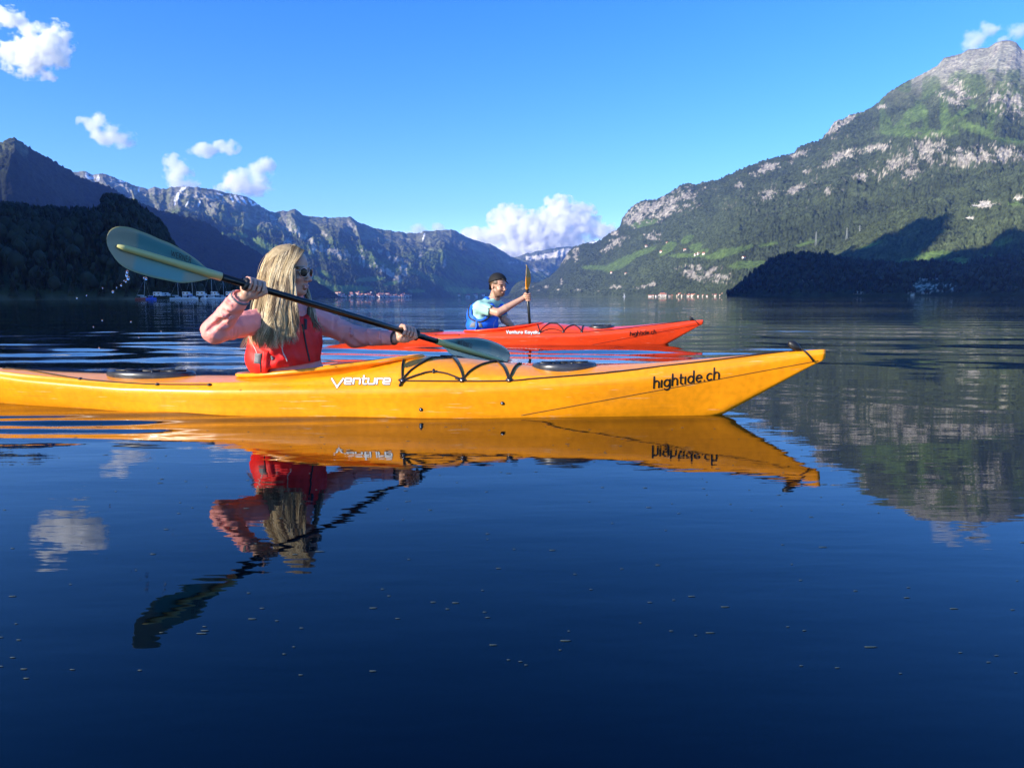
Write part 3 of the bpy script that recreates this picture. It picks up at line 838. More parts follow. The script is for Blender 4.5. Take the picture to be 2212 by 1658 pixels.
KY = Kayak(1.405, 3.315, -.135, heel=.035)
yel, yhull, ybv = make_kayak("kayak", KY, M_YEL, M_SEAM, "yellow sea kayak with black bungee cords, nearest the camera, under the woman", tuple(KY.W(2.3, 0, 0)))
KR = Kayak(2.215, 8.60, -.085, pitch=.005, dz=-.020)
red, rhull, rbv = make_kayak("kayak", KR, M_RED, M_SEAMR, "orange red sea kayak farther out, under the man in the cap", tuple(KR.W(2.3, 0, 0)))

# cords, given where the photograph shows them on the yellow kayak, then reused on the red one
CORDS = [
 [(869, 818), (869, 794), (873, 778), (886, 774)],
 [(871, 816), (888.4, 800), (912.7, 784), (936, 773.5), (969, 774), (978.7, 775.6), (992, 794), (999.4, 813.5), (998.5, 820)],
 [(870, 821), (910.3, 807.4), (937, 803.7), (967.7, 808.6), (998, 820)],
 [(998, 820), (1016.5, 801.3), (1041, 787.8), (1069, 781.5), (1075, 782), (1088.5, 796.4), (1097, 815.9), (1099, 820)],
 [(1100, 820), (1103, 812), (1109, 797.6), (1117.8, 787.8), (1126, 785)],
]
LINE = [(869.5, 822.5), (998, 823.5), (1099.5, 822.5), (1160, 817), (1296, 806), (1400, 795), (1540, 779), (1657, 764.5), (1736, 755.5)]
LINE2 = [(12, 792), (80, 803), (173.5, 818.5), (250, 825), (340.5, 830), (452.6, 830.6)]
FIT = [(869.5, 822), (998, 821), (1099.5, 821), (173.5, 818.5), (340.5, 830), (452.6, 831)]
def surf_line(pts, n=6, off=.0045):
    C2 = catmull(pts, n)
    return [on(ybv, a, b_, 3.45, off) for a, b_ in C2]
Lc = [KY.L(surf_line(c)) for c in CORDS]
Ll = [KY.L(surf_line(LINE, 10, .0025)), KY.L(surf_line(LINE2, 8, .0025))]
Lf = [KY.L(on(ybv, a, b_, 3.4, .002)) for a, b_ in FIT]
def cordage(K, root, scale=1.0, close=True):
    for c in Lc:
        for sd in (1, -1):
            B = Buf(); B.tube(K.W(c[:, 0], c[:, 1] * sd, c[:, 2]), .0042 * scale, 6); B.make("bungee_cord", M_ROPE, root)
    for c in Ll:
        for sd in (1, -1):
            B = Buf(); B.tube(K.W(c[:, 0], c[:, 1] * sd, c[:, 2]), .0035 * scale, 6); B.make("deck_line", M_ROPE, root)
    for k, c in enumerate(Lf):
        for sd in (1, -1):
            p = K.W(c[0], c[1] * sd, c[2])
            B = Buf(); B.ball(p, (.016 if k < 3 else .013, .010, .013 if k < 3 else .007), 10, 8, [K.fw, K.lf, [0, 0, 1]])
            o = B.make("deck_fitting", M_BLK, root)
            if k < 3:
                B = Buf(); B.ball(p - K.lf * .009 * sd, .0045, 8, 6); B.make("screw_head", M_BRIGHT, o)
                # knot tails
    # bow toggle with its cord
    B = Buf(); t0_ = K.W(.135, -.004, .318)
    ax = np.array([K.fw * .86 + np.array([0, 0, -.5]), K.lf, K.fw * .5 + np.array([0, 0, .86])])
    ax[0] = K.fw * .82 - np.array([0, 0, .57]); ax[2] = K.fw * .57 + np.array([0, 0, .82])
    B.ball(t0_, (.034, .017, .019), 14, 10, ax); o = B.make("bow_toggle", M_BLK, root)
    B = Buf(); B.tube([K.W(.105, -.006, .305), K.W(.09, -.022, .292), K.W(.07, -.020, .272), K.W(.052, -.014, .250)], .0042, 6); B.make("toggle_cord", M_ROPE, root)
    # keel seam line from the bow tip down to the waterline
    P = []
    for u in np.linspace(.03, 1.35, 60):
        zz = float(np.interp(u, [0.03, 1.35], [.252, .005])); 
        s_ = section(u); z_ = s_[:20, 1]; y_ = s_[:20, 0]
        P.append(K.W(u, -(float(np.interp(zz, z_, y_)) + .0005), zz))
    B = Buf(); B.tube(P, .0016 * scale, 5); B.make("seam", M_SEAM if root is yel else M_SEAMR, root)
cordage(KY, yel); cordage(KR, red, 1.25)
# loose knot tails on the first fitting
for line in ([(871, 823), (866, 829), (863.5, 835)], [(868, 824), (862, 821)], [(997, 821), (984, 817.5)]):
    B = Buf(); B.tube([on(ybv, a, b_, 3.4, .006) for a, b_ in line], .0055, 6); B.make("knot_tail", M_ROPE, yel)
def buttons(bv, root, pts, r):
    for (a, b_) in pts:
        p, n = hit(bv, a, b_, .001)
        if p is None: continue
        n = n / np.linalg.norm(n); t = np.cross(n, [0, 0, 1.0]); t /= np.linalg.norm(t); w = np.cross(t, n)
        B = Buf(); B.ball(p, (r, r, r * .45), 12, 8, [t, w, n]); o = B.make("bolt", M_BLK, root)
        B = Buf(); B.ball(p + n * r * .42, (r * .4, r * .4, r * .15), 8, 6, [t, w, n]); B.make("bolt_head", M_BRIGHT, o)
buttons(ybv, yel, [(909, 884), (1085, 870.5)], .009)
# raised pyramid for the paddle park on the foredeck
p, n = hit(ybv, 937, 806, .0)
buttons(ybv, yel, [(937, 804)], .007)
B = Buf(); B.tube([on(ybv, 937, 806, 3.3, .004), on(ybv, 937, 800, 3.3, .006)], .006, 8); B.make("cord_clip", M_BLK, yel)
# small red badge with a white ring
bq = 798.5
p, n = hit(ybv, 750.5, bq, .001)
while p is None:
    bq += .5; p, n = hit(ybv, 750.5, bq + 2, .001)
t = np.cross(n, [0, 0, 1.0]); t /= np.linalg.norm(t); w = np.cross(t, n)
B = Buf(); B.ball(p, (.0145, .0085, .0015), 20, 8, [t, w, n]); bo = B.make("badge", M_BADGE, yel)
B = Buf(); B.ball(p + n * .001, (.0062, .0062, .0015), 14, 8, [t, w, n]); B.make("badge_ring", M_WHT, bo)
B = Buf(); B.ball(p + n * .002, (.0028, .0028, .0015), 10, 8, [t, w, n]); B.make("badge_dot", M_INK, bo)

def lettering(name, lines, w, f, mat, parent):
    B = Buf()
    for l in lines: ribbon(B, l, w, f)
    return B.make(name, mat, parent, False)
fy = lambda off: (lambda a, b_: on(ybv, a, b_, 3.35, off))
fr_ = lambda off: (lambda a, b_: on(rbv, a, b_, 8.6, off))
# hightide.ch
def hightide(o, e, wid, f, parent):
    L0, tot = strokes("hightide.ch", GL, (0, 0), (1, 0), (0, 1))
    xh = wid / tot
    ex = (e[0] * xh, e[1] * xh); ey = (-e[1] * xh * 1.0 * .3, -xh * 1.02)
    L1, _ = strokes("hightide.ch", GL, o, ex, ey)
    return lettering("lettering", L1, xh * .235, f, M_INK, parent)
hightide((1412, 838.0), (.9898, -.142), 143, fy(.0018), yel)
hightide((1361, 725.0), (.9965, -.083), 56, fr_(.003), red)
# Venture
def venture(parent):
    xh = 12.2
    o = (723.5, 831.0); out = []
    V0, _ = strokes("V", VG, (717, 829.7), (17.0, 0), (0, -xh * .93))
    R0, tot = strokes("enture", VG, (744, 829.6), (13.7, 0.0), (1.6, -xh), .24)
    al = V0 + R0
    lettering("lettering_outline", al, 5.4, fy(.0012), M_INK, parent)
    lettering("lettering", al, 3.5, fy(.0024), M_WHT, parent)
venture(yel)
# Venture Kayaks on the red one, from the built-in typeface
def font_mesh(txt, o, ex, h, f, mat, name, parent, bold=0.0):
    cu = bpy.data.curves.new("lettering", 'FONT'); cu.body = txt; cu.size = 1.0; cu.offset = bold
    ob = bpy.data.objects.new("tmp", cu); COL.objects.link(ob)
    dg = bpy.context.evaluated_depsgraph_get()
    me = bpy.data.meshes.new_from_object(ob.evaluated_get(dg))
    bpy.data.objects.remove(ob)
    v = np.array([x.co[:] for x in me.vertices]); F_ = [tuple(p.vertices) for p in me.polygons]
    w = v[:, 0].max()
    sx = ex[2] / w; cap = .70
    V_ = [f(o[0] + ex[0] * a * sx - 0 * b_, o[1] + ex[1] * a * sx - b_ * h / cap) for a, b_ in v[:, :2]]
    return mesh(name, V_, F_, mat, parent, False)
SG = {
 'V': (.80, [[(0, 1.4), (.4, 0), (.8, 1.4)]]), 'K': (.72, [[(0, 0), (0, 1.4)], [(.68, 1.4), (.05, .65), (.72, 0)]]),
 'e': (.78, [[(.04, .50), (.76, .50)] + arc(.40, .48, .37, .46, 5, 310, 16)]), 'n': (.66, [[(0, 0), (0, .95)], [(0, .55)] + arc(.32, .58, .32, .38, 180, 0, 8) + [(.64, 0)]]),
 't': (.38, [[(.14, 1.3), (.14, .1), (.36, .02)], [(0, .93), (.38, .93)]]), 'u': (.66, [[(0, .95), (0, .4)] + arc(.32, .38, .32, .38, 180, 360, 8) + [(.64, .95)], [(.64, .95), (.64, 0)]]),
 'r': (.42, [[(0, 0), (0, .95)], [(0, .6), (.14, .88), (.42, .93)]]), 'a': (.74, [arc(.36, .47, .36, .46, 0, 360, 18), [(.72, .95), (.72, 0)]]),
 'y': (.70, [[(0, .95), (.35, .05)], [(.70, .95), (.25, -.45)]]), 'k': (.60, [[(0, 0), (0, 1.45)], [(.56, .95), (.04, .45), (.60, 0)]]),
 's': (.56, [[(.52, .82), (.30, .95), (.06, .80), (.12, .56), (.46, .42), (.52, .18), (.28, 0), (.02, .12)]]), ' ': (.30, [])}
_, twd = strokes("Venture Kayaks", SG, (0, 0), (1, 0), (0, 1), .30)
L2, _ = strokes("Venture Kayaks", SG, (1094.0, 721.0), (72 / twd, .02), (0, -4.7), .30)
lettering("lettering_outline", L2, 2.5, fr_(.003), M_INK, red)
lettering("lettering", L2, 1.45, fr_(.007), M_WHT, red)
# ------------------------------------------------------------------ sculpting field
class Field:
    def __init__(s, lo, hi, h):
        s.lo = np.asarray(lo, float); s.h = h
        s.n = np.ceil((np.asarray(hi, float) - s.lo) / h).astype(int) + 1
        s.v = np.full(s.n, 1.0, dtype=np.float32)
        s.ax = [s.lo[i] + h * np.arange(s.n[i]) for i in range(3)]
    def sub(s, lo, hi):
        a = np.clip(np.floor((np.asarray(lo) - s.lo) / s.h).astype(int), 0, s.n)
        b_ = np.clip(np.ceil((np.asarray(hi) - s.lo) / s.h).astype(int) + 1, 0, s.n)
        sl = tuple(slice(a[i], b_[i]) for i in range(3))
        G = [s.ax[i][sl[i]].reshape([-1 if j == i else 1 for j in range(3)]) for i in range(3)]
        return sl, G
    def comb(s, sl, d, k, cut=False):
        o = s.v[sl]
        if o.size == 0: return
        if cut:
            d = -d; h = np.clip(.5 - .5 * (d - o) / k, 0, 1) if k > 0 else 0
            s.v[sl] = (d * (1 - h) + o * h + k * h * (1 - h)) if k > 0 else np.maximum(o, d)
        elif k > 0:
            h = np.clip(.5 + .5 * (o - d) / k, 0, 1)
            s.v[sl] = o * (1 - h) + d * h - k * h * (1 - h)
        else: s.v[sl] = np.minimum(o, d)
    def cone(s, a, b_, ra, rb=None, k=.01, cut=False, sq=None):
        rb = ra if rb is None else rb
        a = np.asarray(a, float); b_ = np.asarray(b_, float); m = max(ra, rb) + k + .02
        sl, (x, y, z) = s.sub(np.minimum(a, b_) - m, np.maximum(a, b_) + m)
        d = b_ - a; L = d @ d + 1e-12
        t = np.clip(((x - a[0]) * d[0] + (y - a[1]) * d[1] + (z - a[2]) * d[2]) / L, 0, 1)
        q = np.sqrt((x - a[0] - t * d[0]) ** 2 + (y - a[1] - t * d[1]) ** 2 + (z - a[2] - t * d[2]) ** 2) - (ra + (rb - ra) * t)
        s.comb(sl, q, k, cut)
    def ell(s, c, r, ax=None, k=.01, cut=False):
        c = np.asarray(c, float); r = np.asarray(r, float); ax = np.eye(3) if ax is None else np.asarray(ax, float)
        m = max(r) + k + .02
        sl, (x, y, z) = s.sub(c - m, c + m)
        x = x - c[0]; y = y - c[1]; z = z - c[2]
        k0 = 0; k1 = 0
        for i in range(3):
            p = (x * ax[i][0] + y * ax[i][1] + z * ax[i][2])
            k0 = k0 + (p / r[i]) ** 2; k1 = k1 + (p / r[i] ** 2) ** 2
        k0 = np.sqrt(k0); k1 = np.sqrt(k1) + 1e-9
        s.comb(sl, k0 * (k0 - 1) / k1, k, cut)
    def displace(s, fn):
        x, y, z = np.meshgrid(*s.ax, indexing='ij', sparse=True)
        s.v += fn(x, y, z).astype(np.float32)
    def mesh(s):
        v = s.v; I = v < 0; n = s.n
        c = np.zeros(n - 1, dtype=np.int8)
        for i in (0, 1):
            for j in (0, 1):
                for k in (0, 1):
                    c += I[i:n[0] - 1 + i, j:n[1] - 1 + j, k:n[2] - 1 + k]
        act = np.argwhere((c > 0) & (c < 8))
        idx = -np.ones(n - 1, dtype=np.int64); idx[tuple(act.T)] = np.arange(len(act))
        P = np.zeros((len(act), 3)); cnt = np.zeros(len(act))
        cs = [(0, 0, 0), (1, 0, 0), (0, 1, 0), (1, 1, 0), (0, 0, 1), (1, 0, 1), (0, 1, 1), (1, 1, 1)]
        val = [v[act[:, 0] + a, act[:, 1] + b_, act[:, 2] + d] for a, b_, d in cs]
        for p in range(8):
            for q in range(p + 1, 8):
                df = np.array(cs[q]) - np.array(cs[p])
                if np.abs(df).sum() != 1: continue
                m = (val[p] < 0) != (val[q] < 0)
                t = np.where(m, val[p] / (val[p] - val[q] + 1e-12), 0)
                P += (m[:, None]) * (np.array(cs[p]) + df * t[:, None]); cnt += m
        P = (act + P / cnt[:, None]) * s.h + s.lo
        F = []
        for a in range(3):
            b_, d = (a + 1) % 3, (a + 2) % 3
            s0 = [slice(None)] * 3; s1 = [slice(None)] * 3
            s0[a] = slice(0, n[a] - 1); s1[a] = slice(1, n[a])
            ch = I[tuple(s0)] != I[tuple(s1)]
            e = np.argwhere(ch); e = e[(e[:, b_] > 0) & (e[:, d] > 0) & (e[:, b_] < n[b_] - 1) & (e[:, d] < n[d] - 1)]
            def g(o1, o2):
                q = e.copy(); q[:, b_] -= o1; q[:, d] -= o2
                return idx[tuple(q.T)]
            f = np.stack([g(1, 1), g(0, 1), g(0, 0), g(1, 0)], 1)
            fl = I[tuple(e.T)]
            f[~fl] = f[~fl][:, ::-1]
            F.append(f)
        F = np.vstack(F); F = F[(F >= 0).all(1)]
        return P, F
def frame(f, up=(0, 0, 1)):
    f = np.asarray(f, float); f = f / np.linalg.norm(f); up = np.asarray(up, float)
    s_ = np.cross(up, f); s_ /= np.linalg.norm(s_); u = np.cross(f, s_)
    return np.array([f, s_, u])          # forward, left, up

def head(fd, C, A, k=1.0, man=False):
    """skull, jaw and features; C eye-level centre, A frame"""
    def T(f, s_, u): return np.asarray(C) + (A[0] * f + A[1] * s_ + A[2] * u) * k
    E = lambda c, r, kk=.012, cut=False: fd.ell(T(*c), np.array(r) * k, A, kk * k, cut)
    K_ = lambda a, b_, ra, rb, kk=.01, cut=False: fd.cone(T(*a), T(*b_), ra * k, rb * k, kk * k, cut)
    w = 1.06 if man else 1.0
    E((-.012, 0, .035), (.096, .074 * w, .083)); E((.030, 0, -.035), (.058, .058 * w, .072), .02)
    E((.020, 0, -.070), (.056, .052 * w, .036), .02)
    E((.062, 0, -.094), (.022, .026 * w, .020), .02)
    for sd in (1, -1):
        K_((-.005, .055 * sd * w, -.045), (.050, .030 * sd * w, -.088), .016, .014, .02)
        E((.062, .038 * sd, -.030), (.026, .022, .020), .014)
        E((-.010, .073 * sd * w, -.008), (.016, .007, .030), .006)
        E((-.004, .077 * sd * w, -.006), (.007, .005, .016), .003, True)
        E((.086, .031 * sd, .000), (.012, .017, .011), .010, True)
        E((.070, .031 * sd, .000), (.0125, .0135, .0125), .002)
        K_((.082, .014 * sd, .017), (.074, .045 * sd, .016), .008, .006, .008)
        E((.098, .010 * sd, -.041), (.009, .0075, .0065), .004)
    K_((.084, 0, .008), (.104, 0, -.030), .0075, .009, .007); E((.109, 0, -.036), (.010, .0095, .0085), .005)
    K_((.088, -.017, -.0635), (.088, .017, -.0635), .0050, .0050, .006); E((.092, 0, -.063), (.005, .010, .0045), .005)
    E((.088, 0, -.0745), (.0075, .019, .0055), .006)
    E((.100, 0, -.0688), (.009, .020, .0010), .001, True)
    E((.080, 0, -.082), (.012, .016, .005), .004, True)
    return T

def grip(fd, c, s_, side_down, palm_dir, r_sh, wrist, n_f=4, k=1.0, thumb=1, start=0.0, hand_len=.019):
    """hand closed on a shaft. s_ shaft direction, n1 = over-the-top direction, n2 = direction the finger tips come round"""
    s_ = s_ / np.linalg.norm(s_)
    n1 = side_down - s_ * (side_down @ s_); n1 /= np.linalg.norm(n1)      # direction of the knuckles
    n2 = palm_dir - s_ * (palm_dir @ s_) - n1 * (palm_dir @ n1); n2 /= np.linalg.norm(n2)
    fr = .0088 * k
    for j in range(n_f):
        o = (start + (j - (n_f - 1) / 2) * hand_len) * k
        fl = [1.0, 1.06, 1.0, .86][j]
        rr = r_sh + fr * .95
        base = c + s_ * o - n2 * (rr + .012 * k) * .9 - n1 * .010 * k
        pts = [base]
        for (deg, sc_) in ((-38, 1.25), (12, 1.12), (62 * fl, 1.0), (112 * fl, .98), (150 * fl, .96)):
            a = R(deg); pts.append(c + s_ * (o + .0015 * j * k) + (math.cos(a) * n1 + math.sin(a) * n2) * rr * sc_)
        rads = [1.10, 1.08, 1.02, .96, .90, .80]
        for i in range(5):
            fd.cone(pts[i], pts[i + 1], fr * rads[i], fr * rads[i + 1], .0022)
    # palm behind / below the shaft, heel and thumb
    pc = c - n2 * (r_sh + .014 * k) - n1 * .020 * k
    fd.cone(pc - s_ * .026 * k, pc + s_ * .026 * k, .016 * k, .016 * k, .008)
    heel = c - n1 * (r_sh + .020 * k) - n2 * .008 * k
    fd.cone(heel - s_ * .022 * k, heel + s_ * .022 * k, .017 * k, .016 * k, .010)
    fd.cone(heel, wrist, .022 * k, .024 * k, .012)
    t0 = heel + s_ * .020 * k * thumb; rr = r_sh + .009 * k
    t1 = c + s_ * .036 * k * thumb - n1 * rr * .95 + n2 * rr * .35
    t2 = c + s_ * .044 * k * thumb - n1 * rr * .35 + n2 * rr * .95
    t3 = c + s_ * .036 * k * thumb + n1 * rr * .30 + n2 * rr * 1.0
    fd.cone(t0, t1, .013 * k, .0105 * k, .004); fd.cone(t1, t2, .0105 * k, .0095 * k, .002); fd.cone(t2, t3, .0095 * k, .0078 * k, .002)

def blade_mesh(name, top, bot, Df, mat, parent, cf, nT=34, nS=12, bow=.010, th=.003):
    """top and bottom edges in photo measure from the neck to the tip; Df(px) depth of the plane"""
    def resample(E):
        E = np.asarray(E, float); d = np.concatenate([[0], np.cumsum(np.linalg.norm(np.diff(E, axis=0), axis=1))]); t = np.linspace(0, d[-1], nT)
        return np.stack([np.interp(t, d, E[:, 0]), np.interp(t, d, E[:, 1])], 1)
    T_ = resample(catmull(top, 6)); B_ = resample(catmull(bot, 6))
    V = []; C = []
    for s_ in (1, -1):
        for i in range(nT):
            for j in range(nS + 1):
                w = j / nS; q = T_[i] * (1 - w) + B_[i] * w
                edge = min(1, 4 * min(w, 1 - w) * 1.5) * min(1, (nT - 1 - i) / 3.)
                V.append(at(q[0], q[1], Df(q[0])) + np.array([0, 1.0, 0]) * (bow * math.sin(math.pi * w) * math.sin(math.pi * i / nT) + s_ * th * (.35 + .65 * edge)))
                C.append(cf(i / (nT - 1), w))
    F = []; m = nS + 1; o = nT * m
    for i in range(nT - 1):
        for j in range(nS):
            a = i * m + j
            F.append((a, a + 1, a + m + 1, a + m)); F.append((o + a, o + a + m, o + a + m + 1, o + a + 1))
    for i in range(nT - 1):
        for j in (0, nS):
            a = i * m + j; F.append((a, a + m, o + a + m, o + a))
    for i in (0, nT - 1):
        for j in range(nS):
            a = i * m + j; F.append((a, a + 1, o + a + 1, o + a))
    return mesh(name, V, F, mat, parent, True, np.array(C))

M_SKIN = pmat("skin", (.62, .36, .26), .45, sss=.08, noise=(25, .08), vcol=True)
M_JACKET = pmat("coral_rain_jacket", (.98, .35, .30), .6, noise=(9, .08), bump=(17, .75, .014))
M_VEST = pmat("red_life_vest_fabric", (.92, .012, .009), .6, noise=(14, .12), bump=(22, .6, .010))
M_HAIRB = pmat("hair_mass", (.34, .255, .14), .6, noise=(60, .3))
M_HAIR = pmat("blond_hair", vcol=True, rough=.38, spec=.4)
M_SHAFT = pmat("carbon_shaft", (.006, .005, .005), .32, noise=(40, .2))
M_BLADE = pmat("translucent_blade", vcol=True, rough=.28, noise=(7, .08))
nt = M_BLADE.node_tree; b = nt.nodes['Principled BSDF']
b.inputs['Transmission Weight'].default_value = .12
M_SPINE = pmat("blade_spine", (.52, .50, .20), .35)
M_GREY = pmat("grey_webbing", (.16, .17, .18), .6, bump=(300, .5, .001))
M_PIPE = pmat("pale_piping", (.55, .5, .5), .5)
M_LENS = pmat("dark_lens", (.012, .008, .007), .2, spec=.12)
M_FRAME = pmat("metal_frame", (.6, .5, .45), .25, metal=1)
M_LINER = pmat("dark_liner", (.03, .03, .035), .7)

# ------------------------------------------------------------------ paddle held by the woman
Wl = at(231, 523.8, 2.72); Wr = at(1101, 783.7, 4.20)
Wd = Wr - Wl
def shaft_pt(px):
    """point of the shaft axis seen at px"""
    lo, hi = -.2, 1.2
    for _ in range(40):
        m = (lo + hi) / 2
        if proj(Wl + Wd * m)[0] < px: lo = m
        else: hi = m
    return Wl + Wd * lo
SH = Wd / np.linalg.norm(Wd)
pad = empty("paddle", tuple(shaft_pt(700)))
tag(pad, "black shafted paddle with pale teal blades raised by the blonde woman", 'paddle')
B = Buf(); B.tube([shaft_pt(466), shaft_pt(600), shaft_pt(800), shaft_pt(952)], .0148, 20); B.make("shaft", M_SHAFT, pad)
for px_, w in ((530, 1), (898.5, 1)):
    c = shaft_pt(px_); B = Buf(); n = 24
    B.tube([c - SH * .010, c - SH * .004, c + SH * .004, c + SH * .010], [.017, .027, .029, .017], n); B.make("drip_ring", M_BLK, pad)
TEAL = np.array([.055, .215, .215]); PALE = np.array([.235, .27, .20]); OCH = np.array([.42, .40, .17])
def cfL(t, w):
    c = TEAL * (1 + .35 * (w > .55))
    c = c * (1 - sstep(.68, .70, t)) + PALE * sstep(.68, .70, t)
    if w > .62: c = c * (1 - sstep(.30, .26, t)) + PALE * 1.1 * sstep(.30, .26, t)
    e = max(sstep(.05, .0, w), sstep(.95, 1, w), sstep(.96, 1, t)); c = c * (1 - e) + OCH * .9 * e
    n_ = sstep(.09, .05, t); return c * (1 - n_) + OCH * n_
def cfR(t, w):
    c = TEAL * .75
    c = c * (1 - sstep(.66, .68, t)) + PALE * .8 * sstep(.66, .68, t)
    e = max(sstep(.05, .0, w), sstep(.95, 1, w)); c = c * (1 - e) + OCH * .6 * e
    n_ = sstep(.12, .07, t); return c * (1 - n_) + OCH * n_
topL = [(472.7, 588.8), (446.5, 578.6), (426, 561.5), (398.7, 543), (371, 527), (348.5, 518), (326, 508), (303, 499), (280, 491), (255, 489), (238, 497), (231, 512), (231, 524)]
botL = [(471.6, 602), (453.4, 602), (430.6, 607), (394, 611), (357.7, 605), (316.6, 595.7), (280, 583), (257, 568), (241.4, 548), (234, 535), (231, 524)]
DL = lambda px: shaft_pt(px)[1] + .004
bl = blade_mesh("blade", topL, botL, DL, M_BLADE, pad, cfL)
B = Buf()
sp = [shaft_pt(p_) for p_ in (478, 455, 430, 380, 320, 270, 254)]
sp = [np.array(p_) + np.array([0, -.004, 0]) for p_ in sp]
B.tube(sp, [.0175, .0175, .016, .014, .013, .012, .005], 14); B.make("spine", M_SPINE, bl)
topR = [(947, 733), (975, 731), (1011.6, 728.4), (1036, 729.5), (1060.5, 735.2), (1085, 745.7), (1098.5, 757), (1102, 767.7)]
botR = [(947, 742), (961, 753), (977.5, 767.7), (1002, 775.5), (1036, 783), (1070, 789), (1088, 788), (1099, 778), (1102, 767.7)]
br = blade_mesh("blade", topR, botR, DL, M_BLADE, pad, cfR)
B = Buf()
sp = [shaft_pt(p_) + np.array([0, -.004, 0]) for p_ in (944, 960, 985, 1020, 1055, 1078, 1088)]
B.tube(sp, [.0175, .017, .016, .015, .013, .012, .004], 14); B.make("spine", M_SPINE, br)
def plane_f(Df, off): return lambda a, b_: at(a, b_, Df(a)) + np.array([0, -off, 0])
L1, tw = strokes("WERNER", WG, (0, 0), (1, 0), (0, 1), .28)
def werner(o, e, wid, h, w, off):
    L_, _ = strokes("WERNER", WG, o, (e[0] * wid / tw, e[1] * wid / tw), (.12 * h, -h), .28)
    lettering("lettering", L_, w, plane_f(DL, off), M_INK, pad)
werner((371, 553), (.925, .33), 46, 11.5, 1.1, .006)
werner((988.5, 743.5), (.93, .33), 33, 11, 1.1, .008)

# ------------------------------------------------------------------ woman
wo_ = empty("person", tuple(at(610, 815, 3.58)))
tag(wo_, "blonde woman with sunglasses, coral jacket and red life vest, paddling the nearer kayak", 'person')
HC = at(626, 585, 3.55)
HA = frame((.955, -.27, -.06))
RS = at(577, 690, 3.46); RE = at(466, 713, 3.20); RW = at(517, 645, 3.125)
LS = at(668, 685, 3.72); LE = at(770, 727, 3.80); LW = at(850, 730, 3.70)
RH = shaft_pt(549); LH = shaft_pt(879)
HIP = at(612, 832, 3.60); CH = at(620, 722, 3.585); NK = at(628, 668, 3.585)
TA = frame((.72, -.69, 0.0))
LO = (-1.65, 2.95, -.02); HI = (-.40, 3.98, .86)
fd = Field(LO, HI, .0058)
T = head(fd, HC, HA)
fd.cone(T(-.025, 0, -.06), NK, .052, .055, .03)
fd.ell(CH, (.095, .135, .15), TA, .04); fd.ell(HIP, (.12, .15, .12), TA, .04)
fd.cone(NK, RS, .05, .048, .04); fd.cone(NK, LS, .05, .048, .04)
for a, b_, c_ in ((RS, RE, RW), (LS, LE, LW)):
    fd.cone(a, b_, .042, .034, .02); fd.cone(b_, c_, .034, .023, .01)
fd.cone(HIP + [0, -.06, -.02], HIP + [.34, -.12, -.01], .075, .06, .03)
fd.cone(HIP + [0, .06, -.02], HIP + [.34, .03, -.01], .075, .06, .03)
up = np.array([0, 0, 1.0]); tc_ = np.array([0, -1.0, 0])
P, F = fd.mesh()
# hands at a finer grid, welded into the same skin mesh by overlap of fields
def fine(lo, hi, fn, h=.0024):
    f2 = Field(lo, hi, h); fn(f2); return f2.mesh()
def bodymesh(fields, name, parent, colf):
    V = []; Fs = []; n = 0
    for P_, F_ in fields:
        V.append(P_); Fs.append(F_ + n); n += len(P_)
    V = np.vstack(V); Fs = np.vstack(Fs)
    return mesh(name, V, Fs, M_SKIN, parent, True, colf(V))
# cut the coarse arms off inside the cuffs and the coarse head off at the neck; each is replaced by a finer continuation
def keep(P_, F_, tests):
    m = np.ones(len(P_), bool)
    for t in tests: m &= t(P_)
    idx = -np.ones(len(P_), int); idx[m] = np.arange(m.sum())
    F2 = idx[F_]; return P_[m], F2[(F2 >= 0).all(1)]
fdh = Field(HC - .145, HC + [.145, .145, .135], .0026)
Th = head(fdh, HC, HA); fdh.cone(T(-.025, 0, -.06), NK, .052, .055, .03)
Ph, Fh = fdh.mesh()
def rh(f2):
    f2.cone(RE, RW, .034, .023, .01)
    grip(f2, RH, SH, up * .85 + tc_ * .25, tc_, .0148, RW, thumb=1)
def lh(f2):
    f2.cone(LE, LW, .034, .023, .01)
    grip(f2, LH, SH, up * .85 + tc_ * .25, tc_, .0148, LW, thumb=1)
Pr_, Fr_ = fine(RH - .085, RH + .085, rh); Pl_, Fl_ = fine(LH - .085, LH + .085, lh)
zc = HC[2] - .125
P, F = keep(P, F, [lambda q: ~((q[:, 2] > zc) & (np.linalg.norm(q[:, :2] - HC[:2], axis=1) < .16)),
                   lambda q: np.linalg.norm(q - RH, axis=1) > .075, lambda q: np.linalg.norm(q - LH, axis=1) > .075])
SKIN = np.array([.60, .335, .235])
def skin_w(V):
    c = np.ones((len(V), 3)) * SKIN
    q = (V - HC) @ HA.T
    lip = (np.abs(q[:, 1]) < .020) & (q[:, 0] > .084) & (q[:, 2] > -.081) & (q[:, 2] < -.058)
    c[lip] = (.50, .24, .18)
    teeth = (np.abs(q[:, 1]) < .013) & (q[:, 0] > .080) & (q[:, 0] < .0925) & (q[:, 2] > -.0705) & (q[:, 2] < -.0665)
    c[teeth] = (.75, .72, .68)
    brow = (np.abs(q[:, 2] - .019) < .004) & (q[:, 0] > .06) & (np.abs(q[:, 1]) > .014)
    c[brow] = (.22, .13, .07)
    return c
bodymesh([(P, F), (Ph, Fh), (Pr_, Fr_), (Pl_, Fl_)], "body", wo_, skin_w)

